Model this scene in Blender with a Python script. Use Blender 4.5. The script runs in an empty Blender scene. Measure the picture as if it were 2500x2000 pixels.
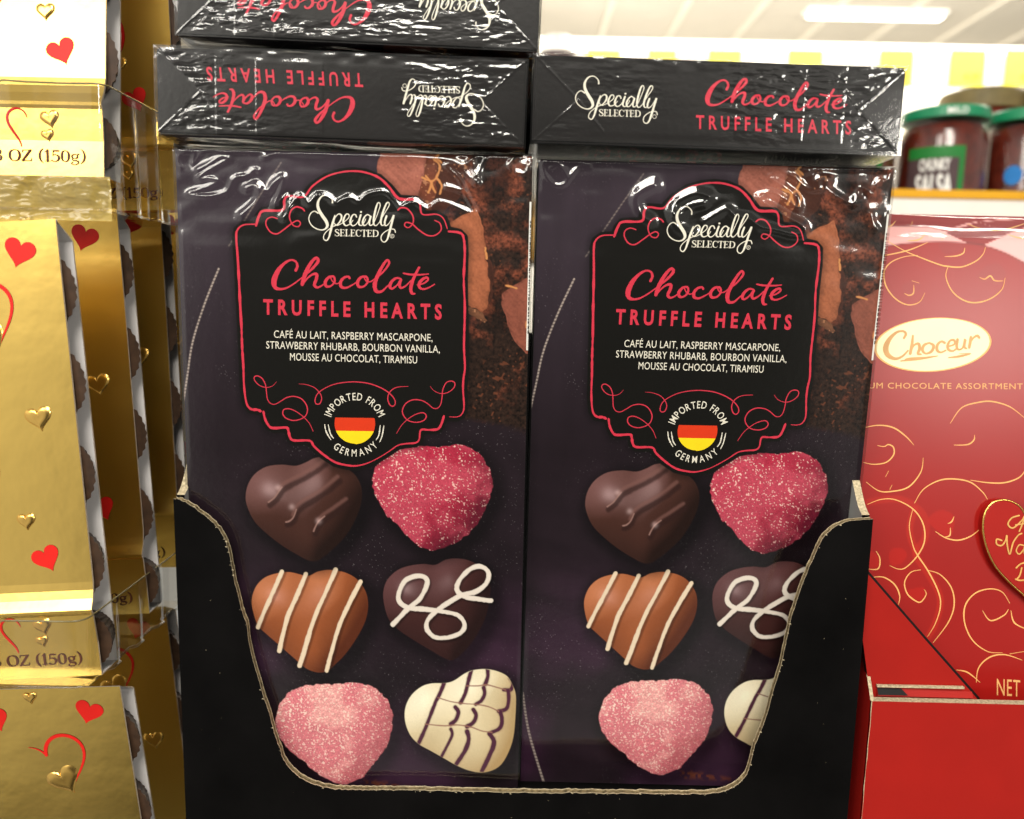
import bpy, bmesh, math, random
import numpy as np
from mathutils import Matrix, Vector
random.seed(7)
rng = np.random.default_rng(11)
sc = bpy.context.scene
col = sc.collection
PI = math.pi

# ------------------------------------------------------------------ camera
F_PX, CXP, CYP = 1930.0, 1250.0, 1000.0        # focal length and centre in photo pixels (2500 x 2000)
CAM = np.array([0.11017772, -0.2627757, -0.04580456])
PITCH, YAW, ROLL = 0.13861209, 0.00057883, 0.02110462


def r_x(a): c, s = math.cos(a), math.sin(a); return np.array([[1, 0, 0], [0, c, -s], [0, s, c]])
def r_y(a): c, s = math.cos(a), math.sin(a); return np.array([[c, 0, s], [0, 1, 0], [-s, 0, c]])
def r_z(a): c, s = math.cos(a), math.sin(a); return np.array([[c, -s, 0], [s, c, 0], [0, 0, 1]])


CR = r_z(ROLL) @ r_x(PITCH) @ r_y(YAW) @ np.array([[1, 0, 0], [0, 0, -1], [0, 1, 0.]])


def proj(P):
    q = (np.asarray(P) - CAM) @ CR.T
    return CXP + F_PX * q[..., 0] / q[..., 2], CYP + F_PX * q[..., 1] / q[..., 2]


def ray(u, v):
    return np.array([(u - CXP) / F_PX, (v - CYP) / F_PX, 1.0]) @ CR


def U(u, v, y=0.0):                              # the point of the plane at depth y that is seen at (u, v)
    d = ray(u, v)
    return CAM + d * ((y - CAM[1]) / d[1])


cd = bpy.data.cameras.new('camera')
cam = bpy.data.objects.new('camera', cd)
col.objects.link(cam)
mw = np.eye(4)
mw[:3, 0], mw[:3, 1], mw[:3, 2], mw[:3, 3] = CR[0], -CR[1], -CR[2], CAM
cam.matrix_world = Matrix(mw.tolist())
cd.sensor_width = 36.0
cd.lens = 36.0 * F_PX / 2500.0
cd.clip_start, cd.clip_end = 0.01, 60.0
cd.dof.use_dof = True
cd.dof.focus_distance = 0.272
cd.dof.aperture_fstop = 9.0
sc.camera = cam

# ------------------------------------------------------------------ world, lamps, exposure
world = bpy.data.worlds.new('World')
sc.world = world
world.use_nodes = True
wn = world.node_tree.nodes
wl = world.node_tree.links
bg = wn['Background']
tc = wn.new('ShaderNodeTexCoord')
sx = wn.new('ShaderNodeSeparateXYZ')
wl.new(tc.outputs['Generated'], sx.inputs[0])
wr = wn.new('ShaderNodeValToRGB')
mr = wn.new('ShaderNodeMapRange')
mr.inputs[1].default_value, mr.inputs[2].default_value = -1, 1
wl.new(sx.outputs['Z'], mr.inputs[0])
wl.new(mr.outputs[0], wr.inputs[0])
WORLD_STOPS = [(-1, .06), (-.69, .06), (-.63, .16), (-.555, 1.05), (-.28, 1.05), (-.15, 1.1), (-.04, 1.15), (.03, 1.2), (.10, 1.3), (.17, 2.0), (.30, 2.0), (.48, .9), (1, .7)]
el = wr.color_ramp.elements
while len(el) < len(WORLD_STOPS):
    el.new(0.5)
for e, (z, s) in zip(el, WORLD_STOPS):
    e.position = (z + 1) / 2
    s *= .29
    e.color = (s, s * .965, s * .88, 1)
# the aisle right behind the camera is dark (the photographer stands there)
dp = wn.new('ShaderNodeVectorMath'); dp.operation = 'DOT_PRODUCT'
dp.inputs[1].default_value = (0, -.994, -.11)
wl.new(tc.outputs['Generated'], dp.inputs[0])
dk = wn.new('ShaderNodeMapRange'); dk.interpolation_type = 'SMOOTHSTEP'
dk.inputs[1].default_value, dk.inputs[2].default_value = .86, .955
dk.inputs[3].default_value, dk.inputs[4].default_value = 1.0, .16
wl.new(dp.outputs['Value'], dk.inputs[0])
mu = wn.new('ShaderNodeVectorMath'); mu.operation = 'SCALE'
wl.new(wr.outputs[0], mu.inputs[0]); wl.new(dk.outputs[0], mu.inputs['Scale'])
# world brightness raised to the left, added to lift the gold reflections
ax = wn.new('ShaderNodeMapRange'); ax.interpolation_type = 'SMOOTHSTEP'
ax.inputs[1].default_value, ax.inputs[2].default_value = -.30, -.52
ax.inputs[3].default_value, ax.inputs[4].default_value = 1.0, 2.0
wl.new(sx.outputs['X'], ax.inputs[0])
m2 = wn.new('ShaderNodeVectorMath'); m2.operation = 'SCALE'
wl.new(mu.outputs[0], m2.inputs[0]); wl.new(ax.outputs[0], m2.inputs['Scale'])
wl.new(m2.outputs[0], bg.inputs[0])
bg.inputs[1].default_value = 1.0


def area(name, loc, target, sx_, sy_, power, colr=(1, .95, .86)):
    l = bpy.data.lights.new(name, 'AREA')
    l.shape = 'RECTANGLE'
    l.size, l.size_y = sx_, sy_
    l.energy = power
    l.color = colr
    o = bpy.data.objects.new(name, l)
    col.objects.link(o)
    o.location = loc
    d = Vector(target) - Vector(loc)
    o.rotation_euler = d.to_track_quat('-Z', 'Y').to_euler()
    return o


area('offscreen_lamp', (0.15, -1.25, 1.15), (0.12, 0, -.1), .62, .95, 34)  # ceiling strip behind the camera, out of view
area('offscreen_lamp', (-.6, -2.6, 1.35), (0.12, 0, -.1), 1.2, .2, 15)  # second ceiling strip, farther back
area('offscreen_lamp', (-1.95, -3.0, 1.50), (-.17, 0, .1), 1.0, 1.25, 38)  # large unseen lamp added to blow out the upper gold box
area('offscreen_lamp', (2.02, -2.9, .46), (.3, 0, -.04), .62, .40, 22)  # low unseen lamp added for the glare on the red box
area('added_ceiling_uplight', (1.0, 2.2, .9), (1.6, 3.6, 1.6), 3.0, .3, 235, (1, .95, .87))  # added uplight without a visible fixture, brightens the ceiling
area('added_panel_fill', (1.0, 0.95, .62), (1.0, 1.15, .25), 2.2, .08, 30, (1, .96, .88))  # added unseen fill that overexposes the white back panel

sc.view_settings.view_transform = 'Standard'
sc.view_settings.look = 'None'
sc.view_settings.exposure = 0.0
sc.view_settings.gamma = 1.0
sc.view_settings.use_curve_mapping = False
sc.render.engine = 'CYCLES'
sc.cycles.use_denoising = True
sc.cycles.max_bounces = 8
sc.cycles.transparent_max_bounces = 16
sc.cycles.caustics_reflective = False
sc.cycles.caustics_refractive = False
sc.cycles.sample_clamp_indirect = 6.0


# ------------------------------------------------------------------ helpers
def lin(c):
    c = np.asarray(c, float) / 255.0
    return np.where(c <= .04045, c / 12.92, ((c + .055) / 1.055) ** 2.4)


def zz(x0, y0, s, pts):                           # points read in an enlarged crop -> photo pixels
    p = np.asarray(pts, float)
    return np.c_[x0 + p[:, 0] * s, y0 + p[:, 1] * s]


def A7(p): return zz(400, 340, .42672, p)
def A8(p): return zz(540, 440, .29685, p)
def B1c(p): return zz(560, 900, .28757, p)
def B2c(p): return zz(400, 1060, .41744, p)
def B3c(p): return zz(400, 1560, .41744, p)
def T6(p): return zz(1240, 80, .46846, p)
def FV(p): return zz(0, 0, 1.15955, p)
def R7(p): return zz(2000, 460, .3478, p)
def R8(p): return zz(2000, 960, .60314, p)
def S6(p): return zz(1280, 0, .5659, p)


def spline(p, n=8, closed=False):
    p = np.asarray(p, float)
    if len(p) < 3 and not closed:
        t = np.linspace(0, 1, n + 1)[:, None]
        return p[0] * (1 - t) + p[-1] * t
    out = []
    m = len(p)
    for i in range(m if closed else m - 1):
        if closed:
            a, b, c, d = p[(i - 1) % m], p[i], p[(i + 1) % m], p[(i + 2) % m]
        else:
            a, b, c, d = p[max(i - 1, 0)], p[i], p[i + 1], p[min(i + 2, m - 1)]
        for k in range(n):
            t = k / n
            out.append(.5 * (2 * b + (c - a) * t + (2 * a - 5 * b + 4 * c - d) * t * t + (3 * b - a - 3 * c + d) * t ** 3))
    if not closed:
        out.append(p[-1])
    return np.array(out)


class MB:
    """collects faces; build() links them as one mesh object"""
    def __init__(s): s.v, s.f, s.m = [], [], []

    def add(s, verts, faces, mat=0):
        o = len(s.v)
        s.v.extend([tuple(map(float, q)) for q in verts])
        for f in faces:
            s.f.append(tuple(i + o for i in f))
            s.m.append(mat)

    def box(s, a, b, mat=0):
        x0, y0, z0 = a; x1, y1, z1 = b
        v = [(x0, y0, z0), (x1, y0, z0), (x1, y1, z0), (x0, y1, z0), (x0, y0, z1), (x1, y0, z1), (x1, y1, z1), (x0, y1, z1)]
        s.add(v, [(0, 3, 2, 1), (4, 5, 6, 7), (0, 1, 5, 4), (1, 2, 6, 5), (2, 3, 7, 6), (3, 0, 4, 7)], mat)

    def tube(s, pts, r, n=8, mat=0, cap=True):
        pts = [Vector(q) for q in pts]
        rs = r if hasattr(r, '__len__') else [r] * len(pts)
        vs, fs = [], []
        up = None
        for i, q in enumerate(pts):
            t = (pts[min(i + 1, len(pts) - 1)] - pts[max(i - 1, 0)]).normalized()
            if up is None:
                up = Vector((0, 0, 1)) if abs(t.z) < .9 else Vector((1, 0, 0))
            a = t.cross(up).normalized(); b = a.cross(t).normalized(); up = b
            for k in range(n):
                w = 2 * PI * k / n
                vs.append(q + (a * math.cos(w) + b * math.sin(w)) * rs[i])
        for i in range(len(pts) - 1):
            for k in range(n):
                fs.append((i * n + k, i * n + (k + 1) % n, (i + 1) * n + (k + 1) % n, (i + 1) * n + k))
        if cap:
            fs.append(tuple(range(n))[::-1]); fs.append(tuple((len(pts) - 1) * n + k for k in range(n)))
        s.add(vs, fs, mat)

    def lathe(s, prof, n=32, c=(0, 0, 0), mat=0, pleat=0, npl=24, cap=True):
        vs, fs = [], []
        for r, z in prof:
            for k in range(n):
                w = 2 * PI * k / n
                rr = r * (1 + pleat * math.cos(npl * w))
                vs.append((c[0] + rr * math.cos(w), c[1] + rr * math.sin(w), c[2] + z))
        for i in range(len(prof) - 1):
            for k in range(n):
                fs.append((i * n + k, i * n + (k + 1) % n, (i + 1) * n + (k + 1) % n, (i + 1) * n + k))
        if cap:
            fs.append(tuple(range(n))[::-1]); fs.append(tuple((len(prof) - 1) * n + k for k in range(n)))
        s.add(vs, fs, mat)

    def stroke(s, pts, w, fn, lift=0.0, mat=0, n=7, smooth=True, rise=2e-5, closed=False, rough=0.0):
        """a pen stroke of varying width: pts and w in the flat units fn understands; fn(u, v, lift) -> point"""
        pts = np.asarray(pts, float)
        if closed:
            pts = np.vstack([pts, pts[:1]])
        ws = np.asarray(w, float) if hasattr(w, '__len__') else np.full(len(pts), float(w))
        if len(ws) != len(pts):
            ws = np.interp(np.linspace(0, 1, len(pts)), np.linspace(0, 1, len(ws)), ws)
        if smooth and len(pts) > 2:
            c = spline(np.c_[pts, ws], n)
        else:
            c = np.c_[pts, ws]
        p, ws = c[:, :2], np.maximum(c[:, 2], 1e-6)
        if rough:
            ws = ws * (1 + rough * rng.standard_normal(len(ws)))
        d = np.gradient(p, axis=0)
        d /= np.maximum(np.hypot(d[:, 0], d[:, 1]), 1e-9)[:, None]
        nn = np.c_[-d[:, 1], d[:, 0]]
        L, Rr = p + nn * ws[:, None] / 2, p - nn * ws[:, None] / 2
        k = len(p)
        vs, fs = [], []
        for i in range(k):
            l = lift + rise * i / k
            vs.append(fn(L[i, 0], L[i, 1], l)); vs.append(fn(Rr[i, 0], Rr[i, 1], l))
        for i in range(k - 1):
            fs.append((2 * i, 2 * i + 1, 2 * i + 3, 2 * i + 2))
        for end, sg, l in ((0, -1, lift), (k - 1, 1, lift + rise)):
            base = len(vs)
            a0 = math.atan2(nn[end, 1], nn[end, 0])
            for j in range(1, 5):
                a = a0 - sg * PI * j / 5
                vs.append(fn(p[end, 0] + math.cos(a) * ws[end] / 2, p[end, 1] + math.sin(a) * ws[end] / 2, l))
            fs.append((2 * end,) + tuple(range(base, base + 4)) + (2 * end + 1,))
        s.add(vs, fs, mat)

    def poly(s, pts, fn, lift=0.0, mat=0):
        s.add([fn(a, b, lift) for a, b in pts], [tuple(range(len(pts)))], mat)

    def build(s, name, mats, parent=None, smooth=False, loc=None):
        me = bpy.data.meshes.new(name)
        me.from_pydata(s.v, [], s.f)
        for m in (mats if isinstance(mats, (list, tuple)) else [mats]):
            me.materials.append(m)
        me.polygons.foreach_set('material_index', s.m)
        if smooth:
            me.polygons.foreach_set('use_smooth', [True] * len(s.f))
        me.validate()
        me.update()
        o = bpy.data.objects.new(name, me)
        col.objects.link(o)
        if parent: o.parent = parent
        if loc is not None: o.location = loc
        return o


def grid_mesh(name, P, mats, parent=None, colors=None, smooth=True, flip=False):
    """P: rows x cols x 3 array -> one mesh of quads, with an optional colour per vertex"""
    nr, nc = P.shape[:2]
    me = bpy.data.meshes.new(name)
    me.vertices.add(nr * nc)
    me.vertices.foreach_set('co', P.reshape(-1).astype(np.float32))
    idx = np.arange(nr * nc).reshape(nr, nc)
    q = np.stack([idx[:-1, :-1], idx[1:, :-1], idx[1:, 1:], idx[:-1, 1:]], -1).reshape(-1, 4)
    if flip: q = q[:, ::-1]
    me.loops.add(q.size)
    me.loops.foreach_set('vertex_index', q.reshape(-1).astype(np.int32))
    me.polygons.add(len(q))
    me.polygons.foreach_set('loop_start', np.arange(0, q.size, 4, dtype=np.int32))
    me.polygons.foreach_set('use_smooth', np.full(len(q), smooth))
    me.materials.append(mats)
    me.update(calc_edges=True)
    if colors is not None:
        a = me.color_attributes.new('print', 'FLOAT_COLOR', 'POINT')
        c4 = np.ones((nr * nc, 4), np.float32)
        c4[:, :3] = colors.reshape(-1, 3)
        a.data.foreach_set('color', c4.reshape(-1))
    o = bpy.data.objects.new(name, me)
    col.objects.link(o)
    if parent: o.parent = parent
    return o


def text_mesh(txt, spacing=1.0, bold=0.0, word=1.0):
    cu = bpy.data.curves.new('lettering', 'FONT')
    cu.body = txt
    cu.size = 1.0
    cu.space_character = spacing
    cu.space_word = word
    cu.offset = bold
    cu.resolution_u = 3
    o = bpy.data.objects.new('lettering', cu)
    col.objects.link(o)
    dg = bpy.context.evaluated_depsgraph_get()
    dg.update()
    me = o.evaluated_get(dg).to_mesh()
    v = np.array([q.co[:] for q in me.vertices])
    f = [tuple(p.vertices) for p in me.polygons]
    o.evaluated_get(dg).to_mesh_clear()
    bpy.data.objects.remove(o)
    bpy.data.curves.remove(cu)
    return v, f


def text_into(mb, txt, quad, fn, lift, spacing=1.0, bold=0.0, mat=0, word=1.0, capref=None):
    """lays a line of type into a quad: (x0, base0), (x1, base1), cap height (flat units, y downwards)"""
    (x0, b0), (x1, b1), cap = quad
    v, f = text_mesh(txt, spacing, bold, word)
    capv, _ = text_mesh('H', 1, bold)
    ch = capv[:, 1].max()
    lo, hi = v[:, 0].min(), v[:, 0].max()
    t = (v[:, 0] - lo) / (hi - lo)
    u = x0 + (x1 - x0) * t
    w = b0 + (b1 - b0) * t - v[:, 1] / ch * cap
    mb.add([fn(a, b, lift) for a, b in zip(u, w)], f, mat)


def text_arc(mb, txt, c, r, a0, a1, cap, fn, lift, inward=False, sx=.8, bold=.01, mat=0):
    """letters one by one along an arc, from angle a0 to a1 in degrees (screen, y downwards)"""
    n = len(txt)
    wid = []
    for ch in txt:
        v, f = text_mesh(ch, 1, bold) if ch != ' ' else (np.array([[0, 0, 0], [.28, 0, 0]]), [])
        wid.append((v, f))
    capv, _ = text_mesh('H', 1, bold)
    sc_ = cap / capv[:, 1].max()
    ws = [(v[:, 0].max() - v[:, 0].min()) for v, f in wid]
    gap = .20
    tot = sum(ws) + gap * (n - 1)
    pos = 0
    for (v, f), w in zip(wid, ws):
        t = (pos + w / 2) / tot
        pos += w + gap
        if not f: continue
        a = math.radians(a0 + (a1 - a0) * t)
        x = (v[:, 0] - (v[:, 0].min() + v[:, 0].max()) / 2) * sc_ * sx
        y = v[:, 1] * sc_
        er = np.array([math.cos(a), math.sin(a)])
        if not inward:
            et = np.array([-er[1], er[0]])
            p = np.array(c) + er * r + x[:, None] * et + y[:, None] * er
        else:
            et = np.array([er[1], -er[0]])
            p = np.array(c) + er * r + x[:, None] * et - y[:, None] * er
        mb.add([fn(q[0], q[1], lift) for q in p], f, mat)


# serif letters as pen strokes in a unit box (x, y up), each: (advance, [(points, widths)])
T_, t_ = .155, .05
GLYPH = {
    'S': (.56, [([(.46, .78), (.42, .93), (.28, 1.0), (.12, .93), (.07, .77), (.16, .62), (.34, .47), (.48, .33), (.48, .14), (.33, .0), (.15, .02), (.05, .16), (.04, .26)], [.05, .05, .07, .1, .14, .15, .16, .15, .13, .08, .06, .05, .05]), ([(.465, .72), (.465, 1.0)], .04), ([(.04, .3), (.04, .0)], .04)]),
    'E': (.62, [([(.16, .02), (.16, .98)], T_), ([(.03, .975), (.52, .975)], t_), ([(.16, .52), (.42, .52)], t_), ([(.03, .025), (.56, .025)], t_), ([(.52, .98), (.53, .8)], .05), ([(.56, .02), (.58, .22)], .05), ([(.42, .63), (.42, .41)], .045)]),
    'L': (.58, [([(.16, .02), (.16, .98)], T_), ([(.03, .975), (.3, .975)], t_), ([(.03, .025), (.53, .025)], t_), ([(.53, .02), (.55, .24)], .05)]),
    'C': (.68, [([(.6, .76), (.5, .93), (.36, 1.0), (.18, .9), (.1, .7), (.09, .5), (.11, .28), (.2, .1), (.36, .0), (.52, .06), (.62, .22)], [.05, .05, .06, .11, .15, .16, .15, .11, .06, .05, .04]), ([(.605, .7), (.605, .99)], .045)]),
    'T': (.62, [([(.31, .02), (.31, .98)], T_), ([(.03, .975), (.59, .975)], t_), ([(.03, .98), (.02, .76)], .05), ([(.59, .98), (.6, .76)], .05), ([(.18, .025), (.44, .025)], t_)]),
    'D': (.74, [([(.16, .02), (.16, .98)], T_), ([(.03, .975), (.34, .975), (.55, .88), (.65, .68), (.66, .5), (.64, .3), (.54, .11), (.34, .025), (.03, .025)], [.05, .06, .11, .15, .16, .15, .11, .06, .05])]),
    'O': (.78, [([(.38, 1.0), (.17, .88), (.09, .5), (.17, .12), (.38, .0), (.6, .12), (.68, .5), (.6, .88), (.38, 1.0)], [.05, .12, .17, .12, .05, .12, .17, .12, .05])]),
    'Z': (.66, [([(.08, .975), (.56, .975)], .06), ([(.54, .97), (.08, .04)], .16), ([(.06, .03), (.58, .03)], .06), ([(.08, .98), (.07, .76)], .05), ([(.58, .03), (.6, .26)], .05)]),
    '3': (.56, [([(.08, .8), (.16, .95), (.28, 1.0), (.43, .9), (.43, .68), (.3, .55), (.2, .53), (.32, .51), (.47, .4), (.48, .18), (.36, .02), (.2, .0), (.06, .1)], [.1, .07, .06, .12, .14, .07, .05, .07, .14, .16, .09, .06, .12])]),
    '5': (.56, [([(.46, .95), (.16, .95)], .11), ([(.14, .97), (.11, .52)], .06), ([(.11, .54), (.26, .62), (.43, .5), (.47, .28), (.38, .07), (.22, .0), (.06, .08)], [.05, .07, .14, .16, .1, .06, .11])]),
    '1': (.4, [([(.2, .02), (.2, .99)], .16), ([(.06, .84), (.2, .98)], .06), ([(.05, .025), (.35, .025)], t_)]),
    '0': (.6, [([(.29, 1.0), (.13, .85), (.09, .5), (.13, .15), (.29, .0), (.45, .15), (.49, .5), (.45, .85), (.29, 1.0)], [.05, .12, .16, .12, .05, .12, .16, .12, .05])]),
    'g': (.58, [([(.26, .68), (.1, .58), (.1, .38), (.24, .28), (.39, .38), (.39, .58), (.26, .68)], [.05, .11, .12, .05, .12, .11, .05]), ([(.16, .3), (.1, .2), (.2, .11), (.4, .08), (.47, -.06), (.36, -.22), (.18, -.25), (.05, -.14), (.14, .0)], [.05, .07, .1, .12, .1, .06, .07, .09, .05]), ([(.38, .62), (.5, .69)], .08)]),
    '(': (.34, [([(.28, 1.12), (.12, .85), (.08, .45), (.14, .1), (.29, -.15)], [.05, .12, .15, .12, .05])]),
    ')': (.34, [([(.05, 1.12), (.2, .85), (.25, .45), (.19, .1), (.04, -.15)], [.05, .12, .15, .12, .05])]),
    '.': (.26, [([(.1, .06), (.13, .06)], .13)]),
    ' ': (.34, []),
}


def serif_text(mb, txt, x0, x1, base0, base1, cap, fn, lift, mat=0, heavy=1.0):
    tot = sum(GLYPH[c][0] for c in txt)
    k = (x1 - x0) / tot
    pos = 0.0
    for c in txt:
        adv, st = GLYPH[c]
        for pts, w in st:
            p = np.array(pts, float)
            xx = x0 + (pos + p[:, 0]) * k
            yy = base0 + (base1 - base0) * (xx - x0) / (x1 - x0) - p[:, 1] * cap
            ww = np.asarray(w, float) * heavy * (abs(k) + cap) / 2
            mb.stroke(np.c_[xx, yy], ww if ww.ndim else float(ww), fn, lift, mat, 5)
        pos += adv


def noise(x, y, sx_, sy_, seed=0):
    """smooth value noise, -1..1"""
    r = np.random.default_rng(seed)
    G = r.uniform(-1, 1, (64, 64))
    a, b = np.asarray(x) / sx_, np.asarray(y) / sy_
    i, j = np.floor(a).astype(int), np.floor(b).astype(int)
    fa, fb = a - i, b - j
    fa, fb = fa * fa * fa * (fa * (fa * 6 - 15) + 10), fb * fb * fb * (fb * (fb * 6 - 15) + 10)
    g = lambda p, q: G[p % 64, q % 64]
    return (g(i, j) * (1 - fa) + g(i + 1, j) * fa) * (1 - fb) + (g(i, j + 1) * (1 - fa) + g(i + 1, j + 1) * fa) * fb


def fbm(x, y, sx_, sy_, seed=0, o=4):
    s, a = 0, 1
    for k in range(o):
        s = s + a * noise(x, y, sx_ / 2 ** k, sy_ / 2 ** k, seed + k)
        a *= .5
    return s / 1.6


def seg_dist(u, v, poly, closed=True):
    """distance to a polyline and (if closed) sign: negative inside"""
    p = np.asarray(poly, float)
    n = len(p)
    d2 = np.full(u.shape, 1e18)
    ins = np.zeros(u.shape, bool)
    for i in range(n if closed else n - 1):
        a, b = p[i], p[(i + 1) % n]
        e = b - a
        L = max(e @ e, 1e-12)
        t = np.clip(((u - a[0]) * e[0] + (v - a[1]) * e[1]) / L, 0, 1)
        dx, dy = u - a[0] - t * e[0], v - a[1] - t * e[1]
        np.minimum(d2, dx * dx + dy * dy, out=d2)
        if closed and a[1] != b[1]:
            c = ((a[1] <= v) != (b[1] <= v)) & (u < a[0] + (v - a[1]) / (b[1] - a[1]) * e[0])
            ins ^= c
    d = np.sqrt(d2)
    return np.where(ins, -d, d) if closed else d


def sstep(a, b, x):
    t = np.clip((x - a) / (b - a), 0, 1)
    return t * t * (3 - 2 * t)


# ------------------------------------------------------------------ materials
def mat(name, base=(.5, .5, .5), rough=.5, metal=0.0, spec=.5, var=0.0, vscale=40, bump=0.0, bscale=200, attr=None, rvar=0.0, stretch=None):
    m = bpy.data.materials.new(name)
    m.use_nodes = True
    nt = m.node_tree
    b = nt.nodes['Principled BSDF']
    b.inputs['Base Color'].default_value = (*base, 1)
    b.inputs['Roughness'].default_value = rough
    b.inputs['Metallic'].default_value = metal
    b.inputs['Specular IOR Level'].default_value = spec
    tcn = nt.nodes.new('ShaderNodeTexCoord')
    src = tcn.outputs['Object']
    if stretch:
        mp = nt.nodes.new('ShaderNodeMapping')
        mp.inputs['Scale'].default_value = stretch
        nt.links.new(src, mp.inputs[0])
        src = mp.outputs[0]
    if attr:
        a = nt.nodes.new('ShaderNodeAttribute')
        a.attribute_name = attr
        nt.links.new(a.outputs['Color'], b.inputs['Base Color'])
    elif var:
        n = nt.nodes.new('ShaderNodeTexNoise')
        n.inputs['Scale'].default_value = vscale
        n.inputs['Detail'].default_value = 6
        nt.links.new(src, n.inputs['Vector'])
        r = nt.nodes.new('ShaderNodeValToRGB')
        r.color_ramp.elements[0].position, r.color_ramp.elements[1].position = .3, .7
        r.color_ramp.elements[0].color = (*[c * (1 - var) for c in base], 1)
        r.color_ramp.elements[1].color = (*[min(1, c * (1 + var)) for c in base], 1)
        nt.links.new(n.outputs['Fac'], r.inputs[0])
        nt.links.new(r.outputs[0], b.inputs['Base Color'])
    if rvar:
        n = nt.nodes.new('ShaderNodeTexNoise')
        n.inputs['Scale'].default_value = vscale
        nt.links.new(src, n.inputs['Vector'])
        q = nt.nodes.new('ShaderNodeMapRange')
        q.inputs[3].default_value, q.inputs[4].default_value = max(0, rough - rvar), rough + rvar
        nt.links.new(n.outputs['Fac'], q.inputs[0])
        nt.links.new(q.outputs[0], b.inputs['Roughness'])
    if bump:
        n = nt.nodes.new('ShaderNodeTexNoise')
        n.inputs['Scale'].default_value = bscale
        n.inputs['Detail'].default_value = 4
        nt.links.new(src, n.inputs['Vector'])
        bp = nt.nodes.new('ShaderNodeBump')
        bp.inputs['Strength'].default_value = 1.0
        bp.inputs['Distance'].default_value = bump
        nt.links.new(n.outputs['Fac'], bp.inputs['Height'])
        nt.links.new(bp.outputs[0], b.inputs['Normal'])
    return m


def clear_mat(name, rough=.05, tint=(.98, .98, .97), ior=1.5, gain=1.7, bump=0.0, bscale=300, stretch=(1, 1, 1)):
    """thin clear plastic: mostly see-through, mirrors at its Fresnel share"""
    m = bpy.data.materials.new(name)
    m.use_nodes = True
    nt = m.node_tree
    nt.nodes.remove(nt.nodes['Principled BSDF'])
    out = nt.nodes['Material Output']
    tr = nt.nodes.new('ShaderNodeBsdfTransparent'); tr.inputs[0].default_value = (*tint, 1)
    gl = nt.nodes.new('ShaderNodeBsdfGlossy'); gl.inputs['Roughness'].default_value = rough
    lw = nt.nodes.new('ShaderNodeLayerWeight')
    lw.inputs[0].default_value = .10
    pw = nt.nodes.new('ShaderNodeMath'); pw.operation = 'MULTIPLY_ADD'
    pw.inputs[1].default_value, pw.inputs[2].default_value = .9, .025 * gain
    nt.links.new(lw.outputs['Facing'], pw.inputs[0])
    # Facing with a low blend rises only towards grazing; cube it for a Schlick-like curve
    p3 = nt.nodes.new('ShaderNodeMath'); p3.operation = 'POWER'; p3.inputs[1].default_value = 3.0
    lw.inputs[0].default_value = .5
    nt.links.new(lw.outputs['Facing'], p3.inputs[0])
    nt.links.new(p3.outputs[0], pw.inputs[0])
    cl = nt.nodes.new('ShaderNodeClamp')
    nt.links.new(pw.outputs[0], cl.inputs[0])
    mx = nt.nodes.new('ShaderNodeMixShader')
    nt.links.new(cl.outputs[0], mx.inputs[0])
    nt.links.new(tr.outputs[0], mx.inputs[1]); nt.links.new(gl.outputs[0], mx.inputs[2])
    nt.links.new(mx.outputs[0], out.inputs[0])
    if bump:
        tcn = nt.nodes.new('ShaderNodeTexCoord')
        mp = nt.nodes.new('ShaderNodeMapping'); mp.inputs['Scale'].default_value = stretch
        nt.links.new(tcn.outputs['Object'], mp.inputs[0])
        n = nt.nodes.new('ShaderNodeTexNoise'); n.inputs['Scale'].default_value = bscale; n.inputs['Detail'].default_value = 3
        nt.links.new(mp.outputs[0], n.inputs['Vector'])
        bp = nt.nodes.new('ShaderNodeBump'); bp.inputs['Distance'].default_value = bump
        nt.links.new(n.outputs['Fac'], bp.inputs['Height'])
        nt.links.new(bp.outputs[0], gl.inputs['Normal'])
    return m


def emit_mat(name, c, s):
    m = bpy.data.materials.new(name)
    m.use_nodes = True
    b = m.node_tree.nodes['Principled BSDF']
    b.inputs['Emission Color'].default_value = (*c, 1)
    b.inputs['Emission Strength'].default_value = s
    return m


M_BLACK = mat('black_carton_print', lin((24, 22, 22)), .42, spec=.12, var=.25, vscale=60)
M_PRINT = mat('printed_front', rough=.45, spec=.10, attr='print')
M_PINK = mat('coral_ink', lin((214, 52, 74)), .5, spec=.2, var=.08, vscale=900)
M_CREAM = mat('cream_ink', lin((240, 234, 218)), .5, spec=.2, var=.04, vscale=600)
M_FLAGR = mat('flag_red_ink', lin((222, 56, 18)), .5, spec=.2, var=.04, vscale=300)
M_FLAGY = mat('flag_yellow_ink', lin((250, 220, 24)), .5, spec=.2, var=.03, vscale=300)
M_WHITE = mat('white_ink', lin((236, 234, 228)), .5, spec=.2, var=.03)
M_INKSHADE = mat('dark_ink_and_shade', lin((20, 18, 18)), .5, spec=.2, var=.1)
M_FILM = clear_mat('clear_film', .11, gain=3.8, bump=.00003, bscale=500)
M_CORR = mat('black_corrugated_liner', lin((10, 9, 9)), .6, spec=.05, var=.45, vscale=35, bump=.00004, bscale=900)
M_CORRIN = mat('grey_board_inner', lin((150, 150, 146)), .8, spec=.1, var=.08, vscale=80)
M_KRAFT = mat('torn_board_edge', lin((182, 168, 138)), .9, spec=.05, var=.35, vscale=1200, bump=.0002, bscale=1500)
M_FLUTE = mat('shaded_flutes', lin((112, 98, 72)), .95, spec=.03, var=.6, vscale=700, bump=.0003, bscale=900)  # shade between the flutes is put into this darker kraft
M_GOLD = mat('gold_foil_board', (.94, .645, .17), .25, 1.0, var=.03, vscale=25, bump=.00035, bscale=38, rvar=.05)
M_GOLDBACK = mat('pale_foil_back', (.92, .90, .74), .42, .55, var=.03, vscale=30)
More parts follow.
